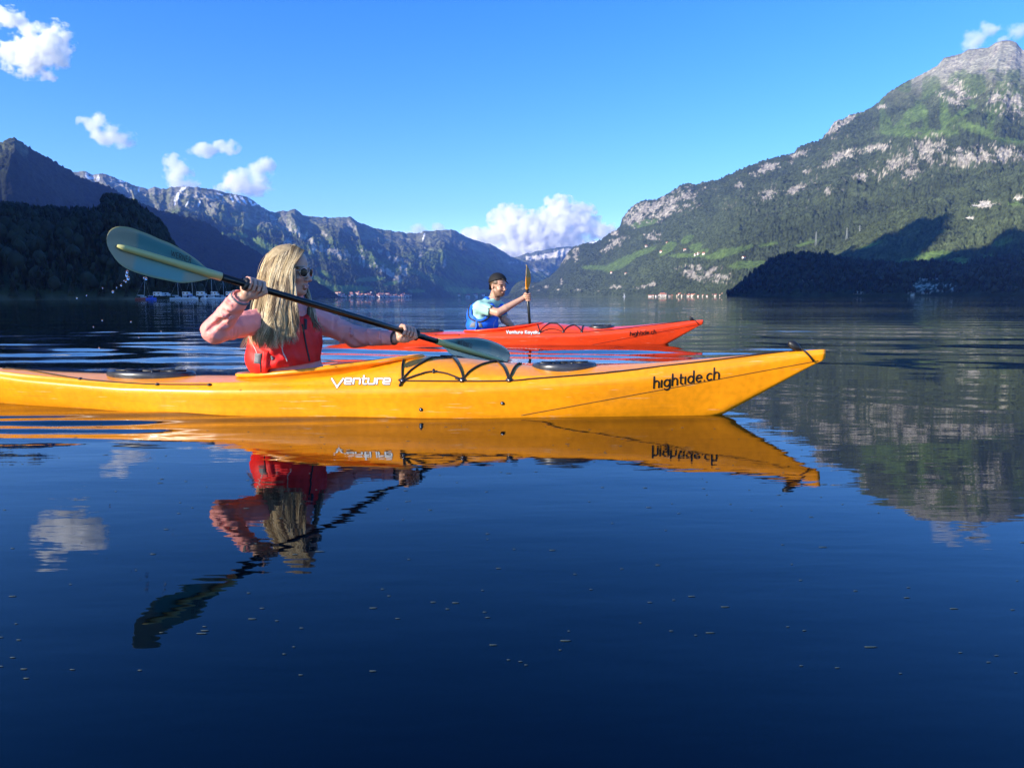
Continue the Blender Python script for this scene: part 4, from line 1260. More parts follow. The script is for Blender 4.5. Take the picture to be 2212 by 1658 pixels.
# jacket: torso, shoulders, sleeves, collar and hem
def folds(pts, amp, L):
    """fabric folds running across a limb"""
    def f(x, y, z):
        a, b_ = pts; d = (b_ - a); Ln = np.linalg.norm(d); d = d / Ln
        t = (x - a[0]) * d[0] + (y - a[1]) * d[1] + (z - a[2]) * d[2]
        return t
    return f
jf = Field(LO, HI, .0054)
jf.ell(CH, (.122, .160, .175), TA, .04)
jf.ell(CH + [0, .015, -.12], (.135, .155, .13), TA, .04)
HEM = at(632, 800, 3.60)
jf.ell(HEM, (.138, .156, .054), TA, .02)
for s_, (a, b_, c_) in ((1, (RS, RE, RW)), (-1, (LS, LE, LW))):
    jf.cone(NK + [0, 0, -.02], a, .060, .058, .04)
    jf.cone(a, b_, .062, .052 if s_ > 0 else .050, .03); jf.cone(b_, c_, .052 if s_ > 0 else .050, .040 if s_ > 0 else .034, .018)
    jf.ell(b_, (.054, .054, .052), None, .02)
    # fold ridges
    rnd = random.Random(5 + s_)
    for (p, q, rad, n_) in ((a, b_, .056, 9), (b_, c_, .044, 9)):
        d = (q - p); L_ = np.linalg.norm(d); d = d / L_
        e1 = np.cross(d, up); e1 /= np.linalg.norm(e1); e2 = np.cross(d, e1)
        for i in range(n_):
            t = L_ * (i + rnd.random()) / n_; an = rnd.random() * 6.28; w = .7 + rnd.random() * .8
            A_ = p + d * t + (e1 * math.cos(an) + e2 * math.sin(an)) * rad
            B__ = p + d * (t + L_ * .10 * (rnd.random() - .2)) + (e1 * math.cos(an + w) + e2 * math.sin(an + w)) * rad
            M_ = (A_ + B__) / 2; M_ = p + d * ((M_ - p) @ d) + (M_ - p - d * ((M_ - p) @ d)) / np.linalg.norm(M_ - p - d * ((M_ - p) @ d)) * rad * 1.03
            cut = rnd.random() < .5
            jf.cone(A_, M_, .004 if cut else .005, .0065, .007, cut); jf.cone(M_, B__, .0065, .003, .007, cut)
# elbow creases
for i in range(5):
    o = (i - 2) * .018
    d1 = (RE - RS) / np.linalg.norm(RE - RS); m_ = RE + (RW - RE) * (.08 + .08 * i)
    jf.cone(m_ + [-.02 + o * .3, -.05, -.02], m_ + [.04, -.046, .028 - o * .4], .005, .004, .014, True)
jf.cone(NK + [0, 0, -.01], NK + [.005, -.003, .035], .066, .062, .015)
jf.displace(lambda x, y, z: .0018 * np.sin(x * 75 + 4 * np.sin(y * 31) + z * 50) + .0012 * np.sin(z * 130 + 3 * np.sin(x * 40) + y * 50))
jf.cone(NK + [0, 0, .05], NK + [.003, -.002, .10], .050, .050, .0, True)
for a, b_ in ((RE, RW), (LE, LW)):
    d = (b_ - a) / np.linalg.norm(b_ - a)
    jf.cone(b_ + d * .012, b_ + d * .09, .030, .05, 0, True)
Pj, Fj = jf.mesh()
mesh("jacket", Pj, Fj, M_JACKET, wo_)
for a, b_, rr in ((RE, RW, .040), (LE, LW, .033)):
    d = (b_ - a) / np.linalg.norm(b_ - a); e1 = np.cross(d, up); e1 /= np.linalg.norm(e1); e2 = np.cross(d, e1)
    B = Buf(); B.tube([b_ + d * .006 + (e1 * math.cos(t) + e2 * math.sin(t)) * rr * .93 for t in np.linspace(0, 2 * math.pi, 28)], .0052, 6)
    B.make("cuff", M_GREY if rr > .035 else M_LINER, wo_)

# life vest
vf = Field(at(612, 832, 3.6) - [.26, .26, .02], at(640, 660, 3.6) + [.24, .26, .05], .004)
VB = at(611, 775, 3.575)
vf.ell(VB, (.160, .178, .110), TA, .03)
vf.ell(at(618, 735, 3.58), (.150, .178, .130), TA, .05)
vf.ell(at(624, 702, 3.585), (.125, .150, .110), TA, .04)
for sd, S in ((-1, RS), (1, LS)):
    m_ = NK + (S - NK) * .52 + [0, 0, .005]
    vf.cone(m_ + TA[0] * .055 + [0, 0, -.06], m_ + [0, 0, .028], .045, .032, .02); vf.cone(m_ + [0, 0, .028], m_ - TA[0] * .07 + [0, 0, -.06], .032, .045, .02)
for S, E_ in ((RS, RE), (LS, LE)):
    vf.cone(S + [0, 0, -.030], S + (E_ - S) * .7 + [0, 0, -.02], .074, .105, .012, True)
vf.cone(NK + [0, 0, -.01], NK + [0, 0, .2], .066, .09, .015, True)
vf.cone(NK + TA[0] * .03 + [0, 0, .02], NK + TA[0] * .25 + [0, 0, .06], .055, .08, .02, True)
# seam between front panels, quilting folds
F1 = [at(a, b_, 3.30) for a, b_ in ((652, 690), (660, 730), (665, 784))]
vf.displace(lambda x, y, z: .0036 * np.sin(z * 95 + 2.4 * np.sin(x * 26 + y * 11)) * (.5 + .5 * np.sin(x * 19 + z * 13)) + .0013 * np.sin(x * 120 + z * 40 + y * 70))
sl, (x_, y_, z_) = vf.sub(vf.lo, vf.lo + vf.h * vf.n)
# cut the bottom edge level with the hem
_cx = [at(q, 800, 3.43)[0] for q in (530, 574, 582, 630, 685)]; _cz = [at(600, q, 3.43)[2] for q in (808, 808, 796, 791, 784)]
vf.comb(sl, np.broadcast_to(z_ - np.interp(x_, _cx, _cz), vf.v[sl].shape) * 1.0, 0, True)
Pv, Fv = vf.mesh()
vest = mesh("life_vest", Pv, Fv, M_VEST, wo_)
vbv = bvh_of(Pv, Fv)
def von(bv, pts, D, r, name, mat, parent, off=.001, n=5, k=6):
    Q = [on(bv, a, b_, D, off) for a, b_ in catmull(pts, n)]
    B = Buf(); B.tube(Q, r, k); return B.make(name, mat, parent)
von(vbv, [(653, 700), (657, 722), (661, 745), (666, 768), (668, 780)], 3.4, .0045, "zip", M_LINER, vest)
von(vbv, [(612, 718), (611, 732), (609, 745), (611, 760), (618, 774), (620, 780)], 3.4, .0026, "piping", M_PIPE, vest)
von(vbv, [(536, 722), (543, 738), (552, 754), (556, 764)], 3.4, .0026, "piping", M_PIPE, vest)
def patch(bv, quad, D, th, name, mat, parent, nx=6, ny=10, off=.003):
    """cloth or webbing laid on a surface, given by its corners in the picture"""
    q = np.array(quad, float); V = []; F = []
    for i in range(ny + 1):
        for j in range(nx + 1):
            a, b_ = j / nx, i / ny
            p = (q[0] * (1 - a) + q[1] * a) * (1 - b_) + (q[3] * (1 - a) + q[2] * a) * b_
            V.append(on(bv, p[0], p[1], D, off + th * (1 if 0 < j < nx and 0 < i < ny else 0)))
    for i in range(ny):
        for j in range(nx):
            a = i * (nx + 1) + j; F.append((a, a + 1, a + nx + 2, a + nx + 1))
    B = Buf(); B.add(V, F); return B.make(name, mat, parent)
patch(vbv, [(568, 758), (581, 757), (577, 806), (566, 806)], 3.4, .006, "side_strap", M_VEST, vest)
patch(vbv, [(551, 762), (564, 763), (562, 786), (549, 784)], 3.4, .005, "buckle", M_GREY, vest)
patch(vbv, [(585, 768), (589, 768), (592, 776), (587, 779)], 3.4, .004, "buckle", M_GREY, vest)
patch(vbv, [(656, 688), (663, 690), (662, 712), (657, 712)], 3.4, .003, "shoulder_strap", M_LINER, vest)
von(vbv, [(566, 762), (563, 780), (564, 804)], 3.4, .003, "strap_edge", M_LINER, vest)

# sunglasses
sg = empty("sunglasses", tuple(T(.09, 0, 0)))
sg.parent = wo_; sg.location = Vector(T(.09, 0, 0)) - wo_.location
for sd in (1, -1):
    B = Buf(); c = T(.094, .031 * sd, -.004)
    la = frame(HA[0] * .97 + HA[1] * .22 * sd, HA[2])
    B.ball(c, (.0025, .0235, .0195), 20, 10, [la[0], la[1], la[2]]); B.make("lens", M_LENS, sg)
    B = Buf(); B.tube([c + la[1] * .0255 * math.cos(t) + la[2] * .0215 * math.sin(t) for t in np.linspace(0, 6.283, 26)], .0012, 6); B.make("lens_rim", M_FRAME, sg)
    B = Buf(); B.tube([T(.088, .052 * sd, .004), T(.05, .070 * sd, .006), T(-.01, .076 * sd, .003)], .0013, 6); B.make("temple", M_FRAME, sg)
B = Buf(); B.tube([T(.097, -.010, .004), T(.100, 0, .008), T(.097, .010, .004)], .0012, 6); B.make("bridge", M_FRAME, sg)

# hair
G = [
 [(607, 530, 3.60), (577, 555, 3.60), (560, 598, 3.585), (551, 655, 3.47), (548, 702, 3.43), (545, 742, 3.43)],
 [(613, 529, 3.57), (590, 556, 3.50), (575, 600, 3.46), (568, 658, 3.385), (565, 706, 3.355), (562, 754, 3.36)],
 [(622, 529, 3.545), (606, 556, 3.465), (594, 600, 3.435), (588, 658, 3.375), (585, 706, 3.35), (583, 754, 3.36)],
 [(633, 530, 3.53), (624, 558, 3.458), (612, 600, 3.43), (607, 655, 3.39), (605, 702, 3.375), (606, 748, 3.37)],
 [(643, 534, 3.50), (636, 556, 3.455), (622, 590, 3.430), (622, 640, 3.41), (622, 690, 3.385), (632, 740, 3.38)],
 [(656, 541, 3.50), (646, 556, 3.458), (633, 578, 3.440), (629, 618, 3.425), (637, 665, 3.41), (640, 712, 3.40)]]
G2 = [[(632, 560, 3.60), (645, 590, 3.62), (655, 622, 3.62), (664, 650, 3.58), (670, 690, 3.55), (678, 716, 3.54)],
      [(636, 560, 3.62), (650, 590, 3.64), (664, 628, 3.63), (675, 660, 3.58), (684, 695, 3.56), (697, 720, 3.59)]]
G3 = [[(600, 533, 3.62), (566, 590, 3.66), (556, 650, 3.66), (541, 712, 3.60), (522, 752, 3.58)],
      [(604, 532, 3.62), (570, 590, 3.66), (560, 650, 3.64), (548, 715, 3.56), (532, 756, 3.55)]]
hf = Field(HC - [.20, .17, .36], HC + [.12, .17, .15], .0045)
def Tq(f, s_, u): return HC + HA[0] * f + HA[1] * s_ + HA[2] * u
hf.ell(Tq(-.018, 0, .038), (.098, .078, .085), HA, .02)
hf.ell(Tq(-.050, 0, -.03), (.060, .074, .10), HA, .03)
for g in G[:4]:
    q = [at(*p) + np.array([0.004, .022, 0]) for p in g]
    for i in range(len(q) - 2):
        hf.cone(q[i], q[i + 1], .016 if i else .008, .016, .016)
hf.ell(Tq(.105, -.02, -.035), (.090, .14, .095), HA, .012, True)
Phr, Fhr = hf.mesh(); Phr, Fhr = keep(Phr, Fhr, [])
hair = mesh("hair", Phr, Fhr, M_HAIRB, wo_)
hr = random.Random(9); HB = Buf()
def strand(g, jit, wv, r0, tip=1.0, col=None, lock=(0, 0, 0, 1), rootk=1.0):
    Q = catmull(g, 5); n = len(Q); lx, lph, lf, lw = lock
    ox, oy = hr.gauss(0, jit), hr.gauss(0, jit); L_ = tip * (.92 + .16 * hr.random()); P_ = []
    m = max(int(n * min(1, L_)), 6); dd = -.006 * hr.random()
    ph = lph + hr.gauss(0, .35)
    for i, (a, b_, d) in enumerate(Q[:m]):
        t = i / n
        w_ = (lw * wv * (.25 + t)) * t * math.sin(ph + lf * i)
        pin = 1 - .45 * t
        P_.append(at(a + lx * sstep(0, .3, t) + ox * (.8 + .4 * t) * pin + w_ * 4.2, b_ + oy * t * .5, d + dd + .004 * math.cos(ph + lf * i) * t))
    n2 = len(P_)
    HB.tube(P_, [r0 * (.6 + .6 * math.sin(math.pi * min(.8, (i + .6) / n2))) * (1 if i < n2 - 3 else (.7, .4, .12)[i - n2 + 3]) for i in range(n2)], 3, caps=False)
    root = np.array(col) * .45
    for i in range(n2):
        k_ = sstep(0, .16, i / n2) if rootk else 1.0
        HB.C += [tuple(np.array(col) * k_ + root * (1 - k_))] * 3
BL = [(.62, .48, .27), (.48, .36, .19), (.32, .23, .12), (.74, .62, .40), (.15, .10, .055), (.54, .43, .25), (.68, .56, .34), (.21, .15, .08)]
def lerpg(g1, g2, t): return [tuple(np.array(a) * (1 - t) + np.array(b_) * t) for a, b_ in zip(g1, g2)]
for L_i in range(74):
    x0 = (L_i + hr.random()) / 74 * 4.999; base = np.array(hr.choice(BL)); lk = (hr.gauss(0, 1.6), hr.random() * 6.28, .26 + .24 * hr.random(), .5 + 1.0 * hr.random()); tp = 1.03 - .16 * hr.random()
    for q_ in range(28):
        x = min(4.999, max(0, x0 + hr.gauss(0, .035))); j = int(x); g = lerpg(G[j], G[j + 1], x - j)
        strand(g, 1.9, 2.6, .00060 + .0012 * hr.random(), tp, base * (.90 + .5 * hr.random()), lk)
for i in range(150):
    x = hr.random() * 4.999; j = int(x); strand(lerpg(G[j], G[j + 1], x - j), 4.2, 3.2, .0006, 1.05, hr.choice(BL), (0, hr.random() * 6, .5, 1))
for L_i in range(9):
    x0 = hr.random(); base = np.array(hr.choice(BL)); lk = (hr.gauss(0, 1.5), hr.random() * 6.28, .4, 1.2)
    for q_ in range(8): strand(lerpg(G2[0], G2[1], min(1, max(0, x0 + hr.gauss(0, .08)))), 1.4, 1.4, .0012, 1.0, base * (.7 + .5 * hr.random()), lk, 0)
for L_i in range(6):
    x0 = hr.random(); base = np.array(hr.choice(BL)); lk = (hr.gauss(0, 1.5), hr.random() * 6.28, .4, 1.2)
    for q_ in range(9): strand(lerpg(G3[0], G3[1], min(1, max(0, x0 + hr.gauss(0, .1)))), 1.6, 1.4, .0012, 1.0, base * (.6 + .5 * hr.random()), lk, 0)
hs_ = HB.make("hair_strands", M_HAIR, hair); tag(hs_, kind='stuff')

# ------------------------------------------------------------------ man
ma_ = empty("person", tuple(at(1045, 715, 8.9)))
tag(ma_, "man in a backward black cap, mint shirt and blue life vest, paddling the red kayak", 'person')
MC = at(1076, 617, 8.86); MA = frame((.72, -.69, -.10))
MSR = at(1036, 664, 8.78); MER = at(1076, 675, 8.62); MWR = at(1130, 644, 8.66)
MSL = at(1078, 664, 9.02); MEL = at(1089, 690, 9.0); MWL = at(1110, 706, 9.0)
MN = at(1066, 648, 8.92); MCH = at(1046, 685, 8.92); MH = at(1043, 722, 8.95)
MTA = frame((.80, -.55, .12))
MP0 = at(1144.5, 700, 8.72); MP1 = at(1138.3, 622, 8.60)
MSH = (MP1 - MP0) / np.linalg.norm(MP1 - MP0)
MHR = MP0 + MSH * (((at(1140.5, 640, 8.64) - MP0)) @ MSH)
fm = Field((-.65, 8.4, -.03), (.35, 9.3, .88), .007)
Tm = head(fm, MC, MA, 1.08, True)
fm.cone(Tm(-.02, 0, -.06), MN + [0, 0, -.02], .060, .066, .03)
fm.ell(MCH, (.11, .16, .18), MTA, .04); fm.ell(MH, (.13, .16, .10), None, .04)
for a, b_, c_ in ((MSR, MER, MWR), (MSL, MEL, MWL)):
    fm.cone(MN, a, .06, .062, .04); fm.cone(a, b_, .056, .045, .02); fm.cone(b_, b_ + (c_ - b_) * .3, .045, .043, .01); fm.cone(b_ + (c_ - b_) * .3, c_, .043, .028, .01)
fm.cone(MH + [0, -.07, 0], MH + [.36, -.12, 0], .08, .065, .03); fm.cone(MH + [0, .07, 0], MH + [.36, .03, 0], .08, .065, .03)
grip(fm, MHR, -MSH, np.array([.72, -.55, 0.0]), np.array([-.4, -.9, 0.0]), .0155, MWR, k=1.12, thumb=-1, hand_len=.020)
Pm, Fm_ = fm.mesh()
Pm, Fm_ = keep(Pm, Fm_, [lambda q: ~((q[:, 2] > MC[2] - .13) & (np.linalg.norm(q[:, :2] - MC[:2], axis=1) < .17))])
fmh = Field(MC - .16, MC + .155, .0034)
head(fmh, MC, MA, 1.08, True); fmh.cone(Tm(-.02, 0, -.06), MN + [0, 0, -.02], .060, .066, .03)
Pmh, Fmh = fmh.mesh()
def skin_m(V):
    c = np.ones((len(V), 3)) * np.array([.56, .31, .21])
    q = ((V - MC) @ MA.T) / 1.08
    inh = np.linalg.norm(q, axis=1) < .16
    beard = inh & (q[:, 2] < -.048) & (q[:, 2] > -.13) & (q[:, 0] > -.03) & ((q[:, 0] > .0))
    beard |= inh & (q[:, 2] < -.01) & (q[:, 0] < .045) & (q[:, 0] > .0) & (np.abs(q[:, 1]) > .045)
    c[beard] = (.27, .14, .085)
    lip = inh & (np.abs(q[:, 1]) < .022) & (q[:, 0] > .084) & (q[:, 2] > -.080) & (q[:, 2] < -.058); c[lip] = (.42, .19, .14)
    eye = inh & (np.abs(np.abs(q[:, 1]) - .031) < .013) & (q[:, 0] > .05) & (np.abs(q[:, 2]) < .0065); c[eye] = (.12, .07, .05)
    brow = inh & (np.abs(q[:, 2] - .0185) < .005) & (q[:, 0] > .06) & (np.abs(q[:, 1]) > .012); c[brow] = (.09, .05, .03)
    hair_ = inh & (q[:, 0] < .055) & (q[:, 2] > .015) & ((q[:, 0] < .03) | (np.abs(q[:, 1]) > .06)); c[hair_] = (.10, .055, .03)
    hair_ = inh & (q[:, 0] < -.03) & (q[:, 2] > -.05) & (q[:, 2] < .08); c[hair_] = (.10, .055, .03)
    return c
V_, F_ = np.vstack([Pm, Pmh]), np.vstack([Fm_, Fmh + len(Pm)])
mesh("body", V_, F_, M_SKIN, ma_, True, skin_m(V_))
M_MINT = pmat("mint_shirt", (.34, .64, .54), .8, noise=(12, .06), bump=(30, .4, .01))
M_BLUE = pmat("blue_life_vest_fabric", (.006, .14, .80), .6, noise=(10, .12), bump=(40, .4, .005))
M_CAP = pmat("black_cap_cloth", (.004, .004, .006), .8, bump=(80, .4, .002))
sf = Field((-.60, 8.5, .02), (.12, 9.25, .62), .006)
sf.ell(MCH, (.135, .185, .19), MTA, .04)
for a, b_ in ((MSR, MER), (MSL, MEL)):
    sf.cone(MN + [0, 0, -.02], a, .075, .075, .04); sf.cone(a, a + (b_ - a) * .62, .076, .066, .03)
    sf.cone(a + (b_ - a) * .68, a + (b_ - a) * 1.3, .06, .08, .004, True)
sf.cone(MN + [0, 0, .03], MN + [.01, 0, .15], .06, .075, .005, True)
sf.displace(lambda x, y, z: .004 * np.sin(x * 60 + 3 * np.sin(z * 30) + z * 45) * np.sin(z * 25 + y * 20))
Ps, Fs = sf.mesh(); mesh("shirt", Ps, Fs, M_MINT, ma_)
mv = Field((-.65, 8.5, .02), (.10, 9.25, .62), .006)
mv.ell(at(1042, 702, 8.93), (.185, .215, .125), MTA, .04)
mv.ell(at(1042, 680, 8.94), (.180, .212, .17), MTA, .05)
for S in (MSR, MSL):
    m_ = MN + (S - MN) * .50 + [0, 0, -.005]
    mv.cone(m_ + MTA[0] * .09 + [0, 0, -.09], m_ + [0, 0, .045], .055, .036, .03); mv.cone(m_ + [0, 0, .045], m_ - MTA[0] * .09 + [0, 0, -.09], .036, .06, .03)
mv.cone(MSR + [-.005, 0, -.035], MSR + [.04, -.45, -.09], .092, .135, .012, True); mv.cone(MSL + [.0, 0, -.03], MSL + [.05, .3, -.03], .09, .12, .012, True)
mv.cone(MER, MER + [.1, -.1, 0], .075, .075, .01, True)
mv.cone(MN + [0, 0, 0], MN + [0, 0, .2], .075, .10, .015, True)
mv.displace(lambda x, y, z: .003 * np.sin(z * 70 + 2 * np.sin(x * 20)) * np.sin(x * 25 + z * 10))
Pmv, Fmv = mv.mesh(); mvest = mesh("life_vest", Pmv, Fmv, M_BLUE, ma_)
mbv = bvh_of(Pmv, Fmv)
von(mbv, [(1020, 648), (1013, 668), (1013, 682), (1020, 690), (1036, 695), (1050, 690), (1058, 682)], 8.8, .0105, "armhole_trim", M_LINER, mvest, .002, 4)
von(mbv, [(1018, 688), (1030, 696), (1042, 694)], 8.8, .010, "mesh_band", M_GREY, mvest, -.004, 4)
patch(mbv, [(1019, 697), (1026, 696), (1027, 707), (1014, 706)], 8.8, .004, "mesh_pocket", M_GREY, mvest, 4, 5)
patch(mbv, [(1034, 697), (1040, 698), (1043, 707), (1034, 706)], 8.8, .004, "mesh_pocket", M_GREY, mvest, 4, 5)
von(mbv, [(1071, 690), (1066, 702), (1068, 714)], 8.8, .003, "seam", M_PIPE, mvest, 0, 4)
B = Buf(); B.tube([on(mbv, 1030, 693, 8.8, .006), on(mbv, 1030, 704, 8.8, .012), on(mbv, 1027, 711, 8.8, .012), at(1024, 719, 8.72), at(1022, 725, 8.70)], [.011, .012, .010, .009, .011], 8); B.make("strap", M_BLUE, mvest)
# cap worn backwards
cf_ = Field(MC - .22, MC + .20, .0042)
def Tc(f, s_, u): return MC + (MA[0] * f + MA[1] * s_ + MA[2] * u) * 1.08
cf_.ell(Tc(-.012, 0, .045), np.array([.110, .091, .097]) * 1.08, MA, .0)
cf_.cone(Tc(.0, 0, -.105), Tc(.0, 0, -.095), .17, .17, 0, True)
sl, (x_, y_, z_) = cf_.sub(cf_.lo, cf_.lo + cf_.h * cf_.n)
pl = (x_ - Tc(.0, 0, .050)[0]) * (MA[2][0] - .34 * MA[0][0]) + (y_ - Tc(0, 0, .050)[1]) * (MA[2][1] - .34 * MA[0][1]) + (z_ - Tc(0, 0, .050)[2]) * (MA[2][2] - .34 * MA[0][2])
cf_.comb(sl, pl + .0, .004, True)
Pc, Fc = cf_.mesh(); cap = mesh("cap", Pc, Fc, M_CAP, ma_)
# brim hanging behind the head, and the strap end in front
def brim(c0, ax, L_, W_, drop, name):
    V = []; F = []
    for s_ in (0, 1):
        for i in range(8):
            for j in range(9):
                t = i / 7; w = (j / 8 - .5) * 2
                V.append(c0 + ax[0] * L_ * t * (1 - .25 * w * w) + ax[1] * W_ * w * (1 - .12 * t) - ax[2] * (drop * w * w + .010 * t) - ax[2] * .0035 * s_)
    for i in range(7):
        for j in range(8):
            a = i * 9 + j; F.append((a, a + 1, a + 10, a + 9)); F.append((72 + a, 72 + a + 9, 72 + a + 10, 72 + a + 1))
    for i in range(7):
        for j in (0, 8): a = i * 9 + j; F.append((a, a + 9, 72 + a + 9, 72 + a))
    for j in range(8): a = 63 + j; F.append((a, a + 1, 72 + a + 1, 72 + a))
    B = Buf(); B.add(V, F); B.make(name, M_CAP, cap)
ba = frame(-MA[0] * .30 - MA[2] * .95, -MA[0]); brim(Tc(-.100, 0, .015), ba, .075, .062, .018, "brim")
B = Buf(); B.tube([Tc(.088, -.035, .085), Tc(.112, 0, .060), Tc(.125, .030, .030)], [.010, .009, .004], 8); B.make("cap_strap", M_CAP, cap)
# his paddle
pm_ = empty("paddle", tuple(MHR))
tag(pm_, "black paddle with an orange blade held upright by the man", 'paddle')
MPL = MP0 - MSH * .62
B = Buf(); B.tube([at(1147.5, 735, 8.80) * 0 + MP0 - MSH * .35, MP0, MP1], .0165, 14); B.make("shaft", M_SHAFT, pm_)
M_ORB = pmat("orange_blade", vcol=True, rough=.3, noise=(10, .1))
V = []; C = []; nb_ = 16; na_ = 7
tipp = at(1134.5, 572, 8.50); side_ = np.array([.30, .95, 0.0]); side_ /= np.linalg.norm(side_)
nrm = np.cross(side_, MSH); nrm /= np.linalg.norm(nrm)
for s_ in (1, -1):
    for i in range(nb_ + 1):
        t = i / nb_; c = MP1 * (1 - t) + tipp * t + nrm * .022 * math.sin(t * 2.6)
        w = .020 + .075 * math.sin(math.pi * min(1, t * .92 + .08)) ** .8 * (1 if t < .97 else .6)
        w *= (1 - t ** 8)
        for j in range(na_):
            q = (j / (na_ - 1) - .5) * 2
            V.append(c + side_ * w * q + nrm * (.018 * (1 - q * q) * (1 - t) + .006 * q * q + s_ * .003)); C.append((.80, .36 - .0 * t, .02) if t < .5 else (.40, .26, .09))
F = []
for i in range(nb_):
    for j in range(na_ - 1):
        a = i * na_ + j; o = (nb_ + 1) * na_
        F.append((a, a + 1, a + na_ + 1, a + na_)); F.append((o + a, o + a + na_, o + a + na_ + 1, o + a + 1))
    for j in (0, na_ - 1): a = i * na_ + j; F.append((a, a + na_, o + a + na_, o + a))
B = Buf(); B.add(V, F); B.C = C; bo = B.make("blade", M_ORB, pm_)
B = Buf(); B.tube([MP1 - MSH * .03, MP1, MP1 + (tipp - MP1) * .25, MP1 + (tipp - MP1) * .5], [.0185, .018, .014, .004], 10); B.make("spine", M_ORB if False else pmat("orange_spine", (.78, .30, .02), .35), bo)
B = Buf(); B.tube([MHR + MSH * .075, MHR + MSH * .080, MHR + MSH * .086, MHR + MSH * .092], [.018, .028, .028, .018], 16); B.make("drip_ring", M_BLK, pm_)
# ------------------------------------------------------------------ woods
def tree_stuff(name, pts, label, mat, hmin, hmax, conif=.5, seed=1):
    r_ = random.Random(seed); V = []; F = []
    for p in pts:
        h = hmin + (hmax - hmin) * r_.random(); n = len(V); k = 6
        if r_.random() < conif:
            w = h * .20
            for (z, rr) in ((.08, 1.0), (.38, .62), (.36, .80), (.68, .36), (.66, .5), (1.0, .02)):
                for j in range(k):
                    a = 6.28 * j / k + r_.random() * .5; q = rr * (.55 + .8 * r_.random())
                    V.append((p[0] + w * q * math.cos(a), p[1] + w * q * math.sin(a), p[2] + h * z - 1))
            nr = 6
        else:
            w = h * .36; h *= .8 + .3 * r_.random()
            for (z, rr) in ((.12, .35), (.30, .85), (.52, 1.0), (.75, .78), (.92, .4), (1.0, .05)):
                for j in range(k):
                    a = 6.28 * j / k; q = rr * (.7 + .55 * r_.random())
                    V.append((p[0] + w * q * math.cos(a), p[1] + w * q * math.sin(a), p[2] + h * (z + .12 * r_.random()) - 1))
            nr = 6
        for i in range(nr - 1):
            for j in range(k):
                F.append((n + i * k + j, n + i * k + (j + 1) % k, n + (i + 1) * k + (j + 1) % k, n + (i + 1) * k + j))
    o = mesh(name, np.array(V), np.array(F), mat, None, False)
    tag(o, label, 'wood', kind='stuff'); return o
def pick(P, n, rs, cond):
    nv_, nu_, _ = P.shape; out = []
    for _ in range(n * 6):
        i = rs.randint(0, nv_ - 1); j = rs.randint(0, nu_ - 1); a, b_ = rs.rand(2)
        p = P[i, j] * (1 - a) * (1 - b_) + P[i + 1, j] * a * (1 - b_) + P[i, j + 1] * (1 - a) * b_ + P[i + 1, j + 1] * a * b_
        if cond(p): out.append(p)
        if len(out) >= n: break
    return out
M_WOOD = pmat("shade_toned_leaves", (.013, .019, .007), .9, noise=(.11, .45), mottle=(.5, .3))  # leaf colour lowered to deepen the shade on the left hill
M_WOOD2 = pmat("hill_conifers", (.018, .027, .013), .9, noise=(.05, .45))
rsA = np.random.RandomState(3)
def inA(p):
    a, b_ = proj(p); return -60 < a < 575 and p[2] > .5
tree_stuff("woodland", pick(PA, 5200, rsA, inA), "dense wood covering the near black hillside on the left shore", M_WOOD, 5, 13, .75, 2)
rsG = np.random.RandomState(6)
def inG(p):
    a, b_ = proj(p)
    return 1570 < a < 2260 and p[2] > 4 and not ((a - 2020) ** 2 / 46 ** 2 + (b_ - 618) ** 2 / 13 ** 2 < .2 + 1.5 * vnoise(np.array(a * .12), np.array(b_ * .3)))
tree_stuff("woodland", pick(PG, 3400, rsG, inG), "conifer wood covering the shaded hill on the right shore", M_WOOD2, 10, 20, .7, 5)
# single bare trunks standing pale in the dark wood
M_POLE = pmat("pale_bark", (.28, .28, .26), .8)
for i, (a, y0, y1, D) in enumerate([(117, 507, 562, 640), (173, 532, 560, 640), (221, 520, 566, 620)]):
    p1 = at(a, y1, D); p0 = at(a - 1, y0, D)
    t_ = empty("dead_tree", tuple(p1)); tag(t_, ["tallest pale bare tree trunk in the dark wood, farthest left", "shortest pale bare trunk, between the two taller ones in the dark wood",
        "pale bare tree trunk in the dark wood just left of the raised paddle blade"][i], 'tree', 'bare tree trunks in the dark wood')
    B = Buf(); B.tube([p1 - [0, 0, 3], (p0 + p1) / 2, p0], [.30, .24, .08], 6); B.make("trunk", M_POLE, t_)
    B = Buf()
    q = p1 + (p0 - p1) * .6; B.tube([q, q + [.9, .2, .8]], [.10, .03], 5); B.make("branch", M_POLE, t_)

